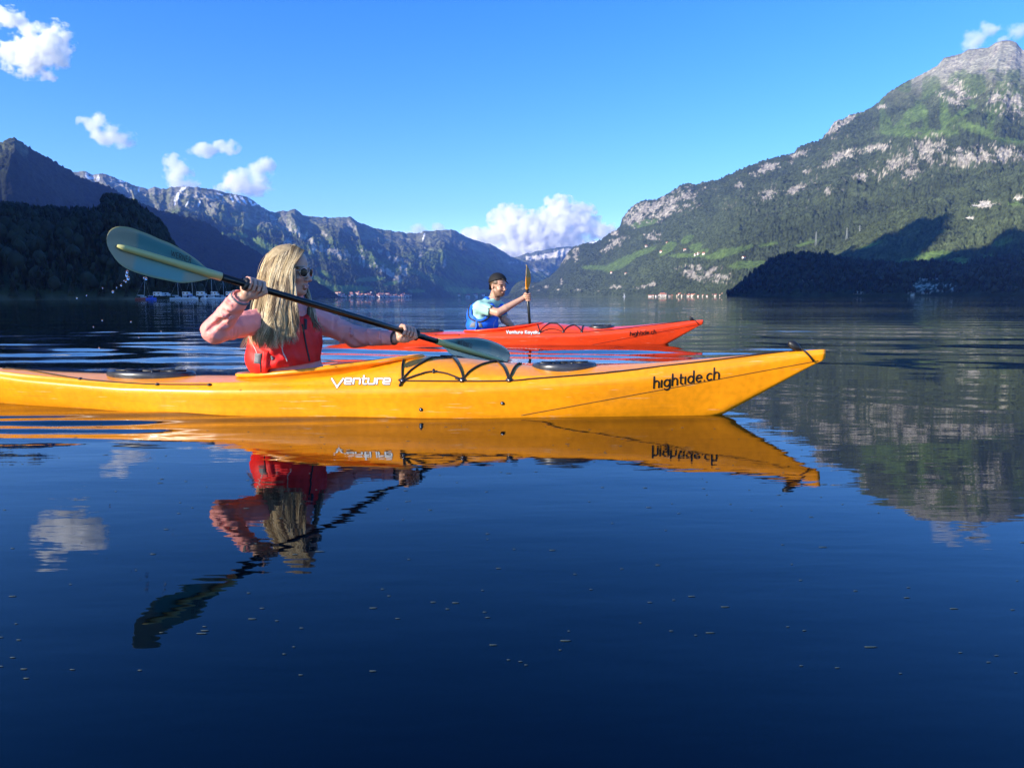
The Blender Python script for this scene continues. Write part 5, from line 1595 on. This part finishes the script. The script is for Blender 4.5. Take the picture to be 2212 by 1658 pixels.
# ------------------------------------------------------------------ boats along the left shore
M_WPAINT = pmat("white_boat_paint", (.55, .58, .62), .4)
M_BCOV = pmat("blue_boat_cover", (.03, .10, .55), .6)
M_RHULL = pmat("red_brown_hull", (.25, .05, .03), .5)
M_MAST = pmat("mast_aluminium", (.55, .56, .58), .4)
M_GLASS = pmat("dark_glass", (.02, .03, .05), .1)
def boat_hull(B, c, L, W, H, yaw, n=11):
    cx, sx = math.cos(yaw), math.sin(yaw); V = []; F = []
    for i in range(n):
        t = i / (n - 1); w = W / 2 * min(1, .75 + .8 * t) * (1 - max(0, (t - .55) / .45) ** 2.2) + .01
        zt = H * (.9 + .35 * t * t); x = (t - .5) * L
        for (y, z) in ((-w, zt), (-w * .9, H * .25), (-w * .4, -.25), (0, -.35), (w * .4, -.25), (w * .9, H * .25), (w, zt), (0, zt + .05)):
            V.append((c[0] + x * cx - y * sx, c[1] + x * sx + y * cx, c[2] + z))
    for i in range(n - 1):
        for j in range(8): F.append((i * 8 + j, (i + 1) * 8 + j, (i + 1) * 8 + (j + 1) % 8, i * 8 + (j + 1) % 8))
    F.append(tuple(range(8))[::-1]); F.append(tuple((n - 1) * 8 + j for j in range(8)))
    B.add(V, F)
def sailboat(px, D, L, mast, hullmat, cover, yaw, label, lean=0):
    c = at(px, 700, D); c[2] = 0
    r_ = empty("sailboat", tuple(c)); tag(r_, label, 'sailboat', 'sailboats moored along the left shore')
    B = Buf(); boat_hull(B, c, L, L * .32, .9, yaw); B.make("hull", hullmat, r_)
    ax = [[math.cos(yaw), math.sin(yaw), 0], [-math.sin(yaw), math.cos(yaw), 0], [0, 0, 1]]
    a0_ = np.array(ax[0])
    B = Buf(); B.box(c + a0_ * .3 + [0, 0, 1.25], (L * .17, L * .09, .28), ax); cb = B.make("cabin", M_WPAINT, r_)
    B = Buf(); B.box(c + a0_ * .3 + [0, 0, 1.28], (L * .13, L * .092, .10), ax); B.make("window", M_GLASS, cb)
    m0 = c + a0_ * L * .08 + [0, 0, 1.0]
    B = Buf(); B.tube([m0, m0 + [lean, 0, mast]], [.085, .05], 6); B.make("mast", M_MAST, r_)
    B = Buf(); B.tube([m0 + [0, 0, .9], m0 - a0_ * L * .42 + [0, 0, 1.0]], [.20, .14], 7); B.make("boom_cover" if cover is not M_WPAINT else "boom", cover, r_)
    B = Buf(); B.tube([m0 + [lean, 0, mast], c + a0_ * L * .49 + [0, 0, 1.2]], .018, 4); B.make("forestay", M_MAST, r_)
    B = Buf(); B.tube([m0 + [lean, 0, mast], c - a0_ * L * .48 + [0, 0, 1.0]], .018, 4); B.make("backstay", M_MAST, r_)
    return r_
sailboat(312, 350, 6.5, 9.0, M_RHULL, M_WPAINT, .2, "red brown sailboat with a slanting mast, farthest left of the moored boats", 1.0)
sailboat(386, 370, 6.8, 8.5, M_WPAINT, M_WPAINT, .5, "pale grey sailboat moored between the red brown one and the blue covered one")
sailboat(417, 345, 7.4, 11.5, M_WPAINT, M_BCOV, -.3, "white sailboat with a bright blue boom cover and tall mast")
sailboat(458, 345, 7.8, 12.5, M_WPAINT, M_WPAINT, .25, "white sailboat with the tallest mast, just left of the coral sleeve")
sailboat(484, 372, 6.4, 8.0, M_WPAINT, M_WPAINT, .1, "small white sailboat partly behind the raised coral sleeve")
def motorboat(px, D, L, label, mat, yaw=0, cover=None):
    c = at(px, 700, D); c[2] = 0
    r_ = empty("motorboat", tuple(c)); tag(r_, label, 'motorboat', 'motorboats moored along the left shore')
    ax = [[math.cos(yaw), math.sin(yaw), 0], [-math.sin(yaw), math.cos(yaw), 0], [0, 0, 1]]; a0_ = np.array(ax[0])
    B = Buf(); boat_hull(B, c, L, L * .38, .8, yaw); B.make("hull", mat, r_)
    B = Buf(); B.box(c - a0_ * .2 + [0, 0, 1.35], (L * .20, L * .14, .45), ax); cb = B.make("cabin", cover or M_WPAINT, r_)
    B = Buf(); B.box(c - a0_ * .2 + [0, 0, 1.45], (L * .17, L * .143, .20), ax); B.make("window", M_GLASS, cb)
    B = Buf(); B.box(c - a0_ * .2 + [0, 0, 1.85], (L * .22, L * .16, .05), ax); B.make("roof", M_WPAINT, cb)
motorboat(330, 350, 4.6, "small motorboat under a blue cover beside the red brown sailboat", M_BCOV, .2, M_BCOV)
motorboat(403, 352, 4.2, "little white motorboat left of the blue covered sailboat", M_WPAINT, .6)
motorboat(444, 340, 3.6, "little white motorboat right of the blue covered sailboat", M_WPAINT, -.4)
# white camper vans and huts on the bank behind the boats
M_TYRE = pmat("tyre", (.01, .01, .01), .8)
for i, (a, w, h, D) in enumerate([(344, 5.5, 2.8, 425), (360, 4.6, 2.4, 430), (406, 5.2, 2.9, 428), (437, 5.8, 3.0, 425), (466, 4.2, 3.0, 428), (499, 5.0, 3.0, 430)]):
    c = at(a, 700, D); c[2] = 1.6
    labels = ["white camper van on the bank, farthest left of the row", "second white camper van from the left, low and half hidden by trees",
              "white camper van behind the mast of the blue covered sailboat", "largest white camper van, right of the blue covered sailboat",
              "narrow white camper van behind the tallest mast", "white camper van nearest the raised coral sleeve"]
    r_ = empty("camper_van", tuple(c)); tag(r_, labels[i], 'camper van', 'camper vans parked behind the boats')
    B = Buf(); w *= .72; h *= .8; B.box(c + [0, 0, h / 2 + .4], (w / 2, 1.1, h / 2)); B.box(c + [w / 2 + .5, 0, 1.1], (.55, 1.0, .7)); B.make("body", M_WPAINT, r_, False)
    for s_ in (-.5, .45):
        B = Buf(); B.box(c + [w * s_ * .6, -1.105, h * .62 + .4], (w * .14, .012, h * .16)); B.make("window", M_GLASS, r_, False)
    for s_ in (-.6, .75):
        for yy in (-1, 1):
            B = Buf(); B.tube([c + [w / 2 * s_, yy * 1.05, .40], c + [w / 2 * s_, yy * 1.2, .40]], .40, 10); B.make("wheel", M_TYRE, r_)
# white sailing boat far off
c = at(1347, 700, 3600); c[2] = 0
r_ = empty("sailboat", tuple(c)); tag(r_, "tiny white sailing boat far off in front of the right mountain", 'sailboat')
B = Buf(); boat_hull(B, c, 14, 4, 1.6, .1); B.make("hull", M_WPAINT, r_)
B = Buf(); B.add([c + [-1, 0, 1.5], c + [-1, 0, 22], c + [6, .3, 2], c + [-1.1, .3, 1.5]], [(0, 1, 2), (0, 1, 3), (1, 2, 3), (0, 2, 3)]); B.make("sail", M_WPAINT, r_, False)

# ------------------------------------------------------------------ villages
WALLS = [pmat("house_wall", c_, .8) for c_ in ((.72, .66, .55), (.62, .52, .40), (.80, .78, .72), (.30, .20, .13))]
ROOFS = [pmat("roof_tiles", c_, .8) for c_ in ((.42, .13, .07), (.30, .11, .07), (.14, .08, .06), (.50, .20, .12))]
def house_meshes(w, l, h, rh_):
    me1 = bpy.data.meshes.new("wall"); x, y = w / 2, l / 2
    V = [(-x, -y, -4), (x, -y, -4), (x, y, -4), (-x, y, -4), (-x, -y, h), (x, -y, h), (x, y, h), (-x, y, h), (-x, 0, h + rh_), (x, 0, h + rh_)]
    me1.from_pydata(V, [], [(0, 1, 5, 4), (1, 2, 6, 5), (2, 3, 7, 6), (3, 0, 4, 7), (4, 7, 8), (5, 9, 6)])
    me2 = bpy.data.meshes.new("roof"); e = .9; k = rh_ / y
    V = []
    for z in (0, .35):
        V += [(-x - e, -y - e, h - k * e + z), (x + e, -y - e, h - k * e + z), (x + e, 0, h + rh_ + z), (-x - e, 0, h + rh_ + z), (x + e, y + e, h - k * e + z), (-x - e, y + e, h - k * e + z)]
    me2.from_pydata(V, [], [(0, 3, 2, 1), (3, 5, 4, 2), (6, 7, 8, 9), (9, 8, 10, 11), (0, 1, 7, 6), (5, 11, 10, 4), (1, 2, 8, 7), (2, 4, 10, 8), (0, 6, 9, 3), (3, 9, 11, 5)])
    me3 = bpy.data.meshes.new("window"); V = []; F = []
    me3.from_pydata([(-.9, -.04, -.9), (.9, -.04, -.9), (.9, -.04, .9), (-.9, -.04, .9), (-.9, .04, -.9), (.9, .04, -.9), (.9, .04, .9), (-.9, .04, .9)], [], [(0, 1, 2, 3), (4, 7, 6, 5), (0, 4, 5, 1), (3, 2, 6, 7), (0, 3, 7, 4), (1, 5, 6, 2)])
    me3.materials.append(M_GLASS)
    return me1, me2, me3
KINDS = [(house_meshes(*a), a) for a in ((14, 11, 8, 4.5), (20, 13, 10, 6), (11, 10, 7, 4), (26, 12, 9, 5))]
hrs = random.Random(21)
def house(p, label, group, wall=None, roof=None, kind=None, sc=1.0, yaw=None, windows=False):
    (m1, m2, m3), dim = KINDS[kind if kind is not None else hrs.randrange(4)]
    e = empty("house", tuple(p)); e.rotation_euler = (0, 0, yaw if yaw is not None else hrs.uniform(-.6, .6)); e.scale = (sc, sc, sc)
    wi = wall if wall is not None else hrs.choice([0, 0, 1, 2, 2, 3]); ri = roof if roof is not None else hrs.choice([0, 0, 1, 2, 3])
    mw_, mr_ = WALLS[wi], ROOFS[ri]
    label = label.replace('WALL', ('cream', 'tan', 'white', 'brown timber')[wi]).replace('ROOF', ('red', 'dull red', 'dark brown', 'orange')[ri])
    tag(e, label, 'house', group)
    for me, nm, mt in ((m1, "wall", mw_), (m2, "roof", mr_)):
        o = bpy.data.objects.new(nm, me); COL.objects.link(o); o.parent = e
        if not me.materials: me.materials.append(mt)
        o.material_slots[0].link = 'OBJECT'; o.material_slots[0].material = mt
    if windows:
        w, l, h, rh_ = dim
        for zz in (h * .28, h * .72):
            for k in (-1, 0, 1):
                o = bpy.data.objects.new("window", m3); COL.objects.link(o); o.parent = e; o.location = (k * w * .3, -l / 2 - .03, zz)
    return e
# houses on the shore below the right-hand mountain
hx = 1408; i = 0
spots_r = [(1404, 636, 3), (1411, 634, 2), (1418, 635, 0), (1424, 633, 2), (1430, 636, 0), (1437, 634, 1), (1440, 631, 2), (1446, 635, 0), (1452, 634, 2), (1463, 634, 2), (1468, 632, 1), (1474, 634, 0), (1480, 632, 2),
           (1487, 635, 1), (1490, 632, 0), (1496, 634, 1), (1502, 632, 0), (1508, 635, 2), (1519, 634, 0), (1527, 636, 2), (1541, 633, 0), (1546, 635, 1), (1551, 631, 2), (1557, 634, 0), (1563, 632, 1), (1568, 629, 1),
           (1573, 633, 0), (1579, 629, 3), (1586, 628, 1), (1583, 634, 0), (1591, 633, 1)]
GE = "houses of the village under the right mountain"
for (a, b_, k) in spots_r:
    D = float(interp(SHORE_E, a)) - 60 - (b_ - 636) * 14
    p = at(a, b_ + 3.5, D); p[2] = max(p[2] - 6, .5)
    house(p, "WALL house with ROOF roof in the right village, " + ("left end" if a < 1440 else "left of centre" if a < 1485 else "middle row" if a < 1530 else "nearest the shaded hill"), GE, None, hrs.choice([0, 3, 0, 1]), k, .9)
p = at(1431, 637, 4800); p[2] = 2; house(p, "large cream fronted lakeside house, brightest in the right village", GE, 0, 3, 1, 1.5, 0.0, True)
PEv = TERR[names[0]][0]; PCv = TERR[names[2]][0] if False else None
p = at(1641, 612, 2900); q = terr_point(PE, 1641, 614); house(q + [0, 0, 0], "lone orange roofed house on the slope just left of the shaded hill", None, 0, 3, 3, 1.6, .3, True)
# far village on the left
GC = "houses of the far village across the lake"
tC = [k for k in TERR][3]; PC = TERR[tC][0]
for i in range(120):
    a = 690 + 200 * hrs.random() ** .9; up_ = abs(hrs.gauss(0, 1)) * (3.2 if a < 840 else 1.6)
    q = terr_point(PC, a, 643.2 - (a - 690) * .004 - up_ - 1.0)
    house(q + [0, 0, 0], "WALL house, ROOF roof, far village " + ("upslope, " if up_ > 3.4 else "second row, " if up_ > 1.3 else "waterfront, ") + ("left end" if a < 745 else "left of centre" if a < 795 else "right of centre" if a < 845 else "right end"), GC, hrs.choice([0, 2, 2, 1]), None, None, 1.25)
for i in range(12):
    a = 985 + 80 * hrs.random(); q = terr_point(PC, a, 640.5 - abs(hrs.gauss(0, 1.2)))
    house(q, "tiny WALL house, ROOF roof, far shore just left of the man", "houses at the far end of the lake", hrs.choice([0, 2, 1]), None, None, 2.2)
for (a, b_) in [(1395, 533), (1428, 545), (1502, 552), (1510, 549), (1520, 550), (1480, 541), (1442, 527), (1607, 560), (1320, 590), (1352, 592)]:
    q = terr_point(PE, a, b_); house(q, "small farmhouse, ROOF roof, on the right mountain, " + ("low among trees" if b_ > 580 else "beside the highest meadow" if b_ < 530 else "by the leftmost meadows" if a < 1470 else "above the cliff"), "farmhouses on the right mountain", 0, hrs.choice([0, 3]), 0, 1.2)
# tall pylons on the wooded slope
M_PYL = pmat("pylon_steel", (.16, .19, .18), .5)
for i, (a, b_, lb) in enumerate([(1762, 531, "leftmost slim pylon above the shaded hill"), (1829, 524, "middle slim pylon above the shaded hill, in front of the dark slope"),
                                 (1856, 520, "slim pylon above the shaded hill, second from the right"), (1874, 528, "rightmost slim pylon above the shaded hill")]):
    q = terr_point(PE, a, b_); h = 75
    t_ = empty("pylon", tuple(q)); tag(t_, lb, 'pylon', 'pylons on the right slope')
    B = Buf()
    for sx_ in (-1, 1):
        for sy_ in (-1, 1): B.tube([q + [4.5 * sx_, 4.5 * sy_, -5], q + [.5 * sx_, .5 * sy_, h]], .8, 4)
    for z in np.linspace(5, h - 8, 8):
        w = 4.5 - 4 * z / h; B.tube([q + [-w, -w, z], q + [w, -w, z + 6]], .4, 4)
    B.make("mast", M_PYL, t_, False)
    for z in (h - 18, h - 8):
        B = Buf(); B.tube([q + [-9, 0, z], q + [9, 0, z]], .6, 4); B.make("crossarm", M_PYL, t_, False)

# ------------------------------------------------------------------ small things on the water
M_FLECK = pmat("pale_pollen", (.035, .06, .065), .6)
B = Buf(); fr2 = random.Random(77)
for i in range(340):
    y = 1.0 + 2.2 * fr2.random() ** 1.1 if i < 260 else 3.9 + 5 * fr2.random()
    x = (fr2.random() * 2 - 1) * .74 * y; s_ = .0012 + .0026 * fr2.random() ** 3
    u, v = kay_lat(x, y, 1.405, 3.315, -.135)
    if abs(v) < .36 and u > -.1: continue
    z = float(lake_z(np.array([x]), np.array([y]))[0]) + .0008
    B.ball((x, y, z), (s_ * (2.0 + 1.6 * fr2.random()), s_ * .55, .0006), 7, 4)
o = B.make("pollen_flecks", M_FLECK); tag(o, "pale flecks of pollen drifting on the calm dark water in front", 'pollen', kind='stuff')
M_DROP = pmat("water_drop", (.9, .95, 1.0), .03, trans=1.0, ior=1.33)
DR = [(275, 587, 4.5), (274, 594, 5.0), (277, 601, 5.5), (272, 608, 3.0), (262, 616, 3.2), (252, 621, 2.0), (244, 630, 3.6), (222, 622, 2.0), (187, 638, 2.0), (316, 602, 4), (311, 600, 2.5), (268, 606, 1.8),
      (166, 644, 2.2), (221, 692, 2.4), (202, 706, 2), (283, 695, 2), (214, 752, 3), (300, 729, 2), (348, 716, 2)]
for i, (a, b_, s_) in enumerate(DR):
    D = 2.80 + .3 * fr2.random(); p = at(a, b_, D); r0 = s_ / 1600 * D * .62
    B = Buf(); B.ball(p, (r0, r0, r0 * 1.35), 10, 8)
    lb = {0: "uppermost drop hanging from the teal paddle blade's lower edge", 1: "second drop of the curved chain under the teal blade", 2: "third and largest drop in the curved chain under the teal blade",
          9: "drop clinging below the middle of the teal blade", 12: "drop low over the water at the far left, under the blade tip", 13: "stray drop over dark water left of the coral elbow"}
    o = B.make("water_drop", M_DROP); tag(o, lb.get(i, "tiny drop of the spray falling left below the raised teal blade" if a < 290 else "tiny stray drop over the rippled water behind the yellow kayak"), 'water drop', 'drops falling from the raised blade')

# ------------------------------------------------------------------ clouds
def cloud(name, label, D, blobs, dens=.004, thr=.52, nsc=1.0, seed=0, step=1.0, asc=1.0, group=None):
    """blobs: (px, py, rx, ry) in photo measure, at depth D"""
    s_ = D / FPX
    cs = [at(a, b_, D) for a, b_, _, _ in blobs]
    rs_ = [(rx * s_, (rx + ry) * .5 * s_ * asc, ry * s_) for _, _, rx, ry in blobs]
    lo = np.min([c - np.array(r_) * 1.15 for c, r_ in zip(cs, rs_)], 0); hi = np.max([c + np.array(r_) * 1.15 for c, r_ in zip(cs, rs_)], 0)
    B = Buf(); B.box((lo + hi) / 2, (hi - lo) / 2)
    m = bpy.data.materials.new("cloud_vapour"); m.use_nodes = True; nt = m.node_tree; nt.nodes.clear()
    out = nt.nodes.new('ShaderNodeOutputMaterial'); pv = nt.nodes.new('ShaderNodeVolumePrincipled')
    pv.inputs['Color'].default_value = (.998, .998, .998, 1); pv.inputs['Anisotropy'].default_value = .0
    g_ = nt.nodes.new('ShaderNodeNewGeometry')
    def mth(op, a, b_=None, clamp=False):
        n = nt.nodes.new('ShaderNodeMath'); n.operation = op; n.use_clamp = clamp
        for i, v in enumerate((a, b_)):
            if v is None: continue
            if isinstance(v, (int, float)): n.inputs[i].default_value = v
            else: nt.links.new(v, n.inputs[i])
        return n.outputs[0]
    acc = None
    for c, r_ in zip(cs, rs_):
        vs = nt.nodes.new('ShaderNodeVectorMath'); vs.operation = 'SUBTRACT'; nt.links.new(g_.outputs['Position'], vs.inputs[0]); vs.inputs[1].default_value = tuple(c)
        vd = nt.nodes.new('ShaderNodeVectorMath'); vd.operation = 'DIVIDE'; nt.links.new(vs.outputs[0], vd.inputs[0]); vd.inputs[1].default_value = r_
        ln = nt.nodes.new('ShaderNodeVectorMath'); ln.operation = 'LENGTH'; nt.links.new(vd.outputs[0], ln.inputs[0])
        f = mth('SUBTRACT', 1.0, ln.outputs['Value'])
        acc = f if acc is None else mth('SMOOTH_MAX', acc, f)
        if acc.node.operation == 'SMOOTH_MAX': acc.node.inputs[2].default_value = .15
    mp = nt.nodes.new('ShaderNodeMapping'); k = nsc / (s_ * 60); mp.inputs['Scale'].default_value = (k, k, k * 1.1); mp.inputs['Location'].default_value = (seed, seed * 2, 0)
    nt.links.new(g_.outputs['Position'], mp.inputs['Vector'])
    nz = nt.nodes.new('ShaderNodeTexNoise'); nz.inputs['Scale'].default_value = 1.6; nz.inputs['Detail'].default_value = 6; nz.inputs['Roughness'].default_value = .62
    nt.links.new(mp.outputs[0], nz.inputs['Vector'])
    v = mth('ADD', acc, mth('MULTIPLY', mth('SUBTRACT', nz.outputs['Fac'], thr), 3.4))
    v = mth('MULTIPLY', v, 1.7, True)
    v = mth('MULTIPLY', mth('MULTIPLY', v, mth('GREATER_THAN', acc, -.16)), dens)
    nt.links.new(v, pv.inputs['Density']); nt.links.new(pv.outputs[0], out.inputs['Volume'])
    m.cycles.homogeneous_volume = False
    try: m.cycles.volume_step_rate = step
    except Exception: pass
    o = B.make(name, m, None, False)
    tag(o, label, 'cloud', group)
    return o
CG = "clouds over the lake"
CD = 30000.
def dn(opt): return opt / (60 * CD / FPX)      # optical depth over 60 photo pixels
cloud("cloud", "biggest bright white cumulus cloud rising behind the gap between the mountains", CD,
      [(1160, 505, 95, 45), (1208, 465, 42, 42), (1100, 480, 45, 38), (1250, 480, 45, 38), (1060, 518, 50, 26), (1195, 448, 22, 26), (1262, 455, 24, 18), (1300, 500, 38, 20), (1130, 530, 60, 26), (1020, 505, 26, 20), (1215, 520, 60, 30), (1130, 545, 90, 22), (1235, 545, 70, 18), (1180, 478, 30, 26), (1030, 522, 40, 20)],
      dn(12), .50, 1.9, 1.3, .6, .7, CG)
cloud("cloud", "white cloud at the left edge high above the pointed peak", CD,
      [(95, 100, 60, 42), (60, 130, 56, 36), (125, 80, 32, 32), (25, 112, 38, 32), (15, 38, 46, 22), (55, 58, 34, 12), (130, 130, 24, 20), (100, 165, 26, 12)], dn(8), .54, 1.9, 4.1, .6, .7, CG)
cloud("cloud", "small fading cloud in the blue sky right of the high left cloud", CD,
      [(205, 268, 34, 24), (235, 290, 40, 24), (265, 300, 30, 20), (190, 262, 22, 14)], dn(5), .53, 1.2, 7.7, .6, .7, CG)
cloud("cloud", "ragged curved cloud just above the snow streaked ridge", CD,
      [(385, 375, 30, 32), (400, 395, 34, 16), (372, 352, 20, 20), (440, 325, 36, 15), (485, 320, 32, 15), (455, 328, 20, 12), (500, 310, 14, 10)], dn(6), .52, 1.2, 9.2, .6, .7, CG)
cloud("cloud", "rounded cloud sitting on the ridge above the blonde woman", CD,
      [(515, 392, 44, 28), (555, 380, 38, 26), (575, 362, 20, 22), (490, 402, 26, 18), (545, 405, 44, 18)], dn(7), .51, 1.1, 12.1, .6, .7, CG)
cloud("cloud", "low cloud behind the ridge left of the pointed far summit", CD,
      [(910, 498, 26, 16), (945, 493, 20, 14), (880, 502, 16, 8)], dn(4), .50, 1.4, 15.1, .6, .7, CG)
cloud("cloud", "wispy cloud streaming from the rocky summit at the right edge", 9000.,
      [(2112, 86, 32, 24), (2100, 104, 22, 20), (2150, 66, 34, 13), (2195, 70, 34, 16), (2128, 60, 20, 14), (2170, 84, 20, 8)], 3.0 / (60 * 9000 / FPX), .54, 1.5, 18.1, .6, .7, CG)
# ------------------------------------------------------------------ air
hb = Buf(); ztop = max(2100.0, MTOP + 30); hb.box((0, 7600, (ztop - 45) / 2), (13000, 10200, (ztop + 45) / 2))
mh = bpy.data.materials.new("hazy_air"); mh.use_nodes = True
nt = mh.node_tree; nt.nodes.clear()
o_ = nt.nodes.new('ShaderNodeOutputMaterial'); pv = nt.nodes.new('ShaderNodeVolumePrincipled')
pv.inputs['Color'].default_value = (.20, .38, 1.0, 1)
pv.inputs['Density'].default_value = HAZE
pv.inputs['Anisotropy'].default_value = 0.0
nt.links.new(pv.outputs[0], o_.inputs['Volume'])
haze = hb.make("haze", mh, None, False)
tag(haze, "thin blue summer haze over the lake and mountains", "haze", kind='stuff')
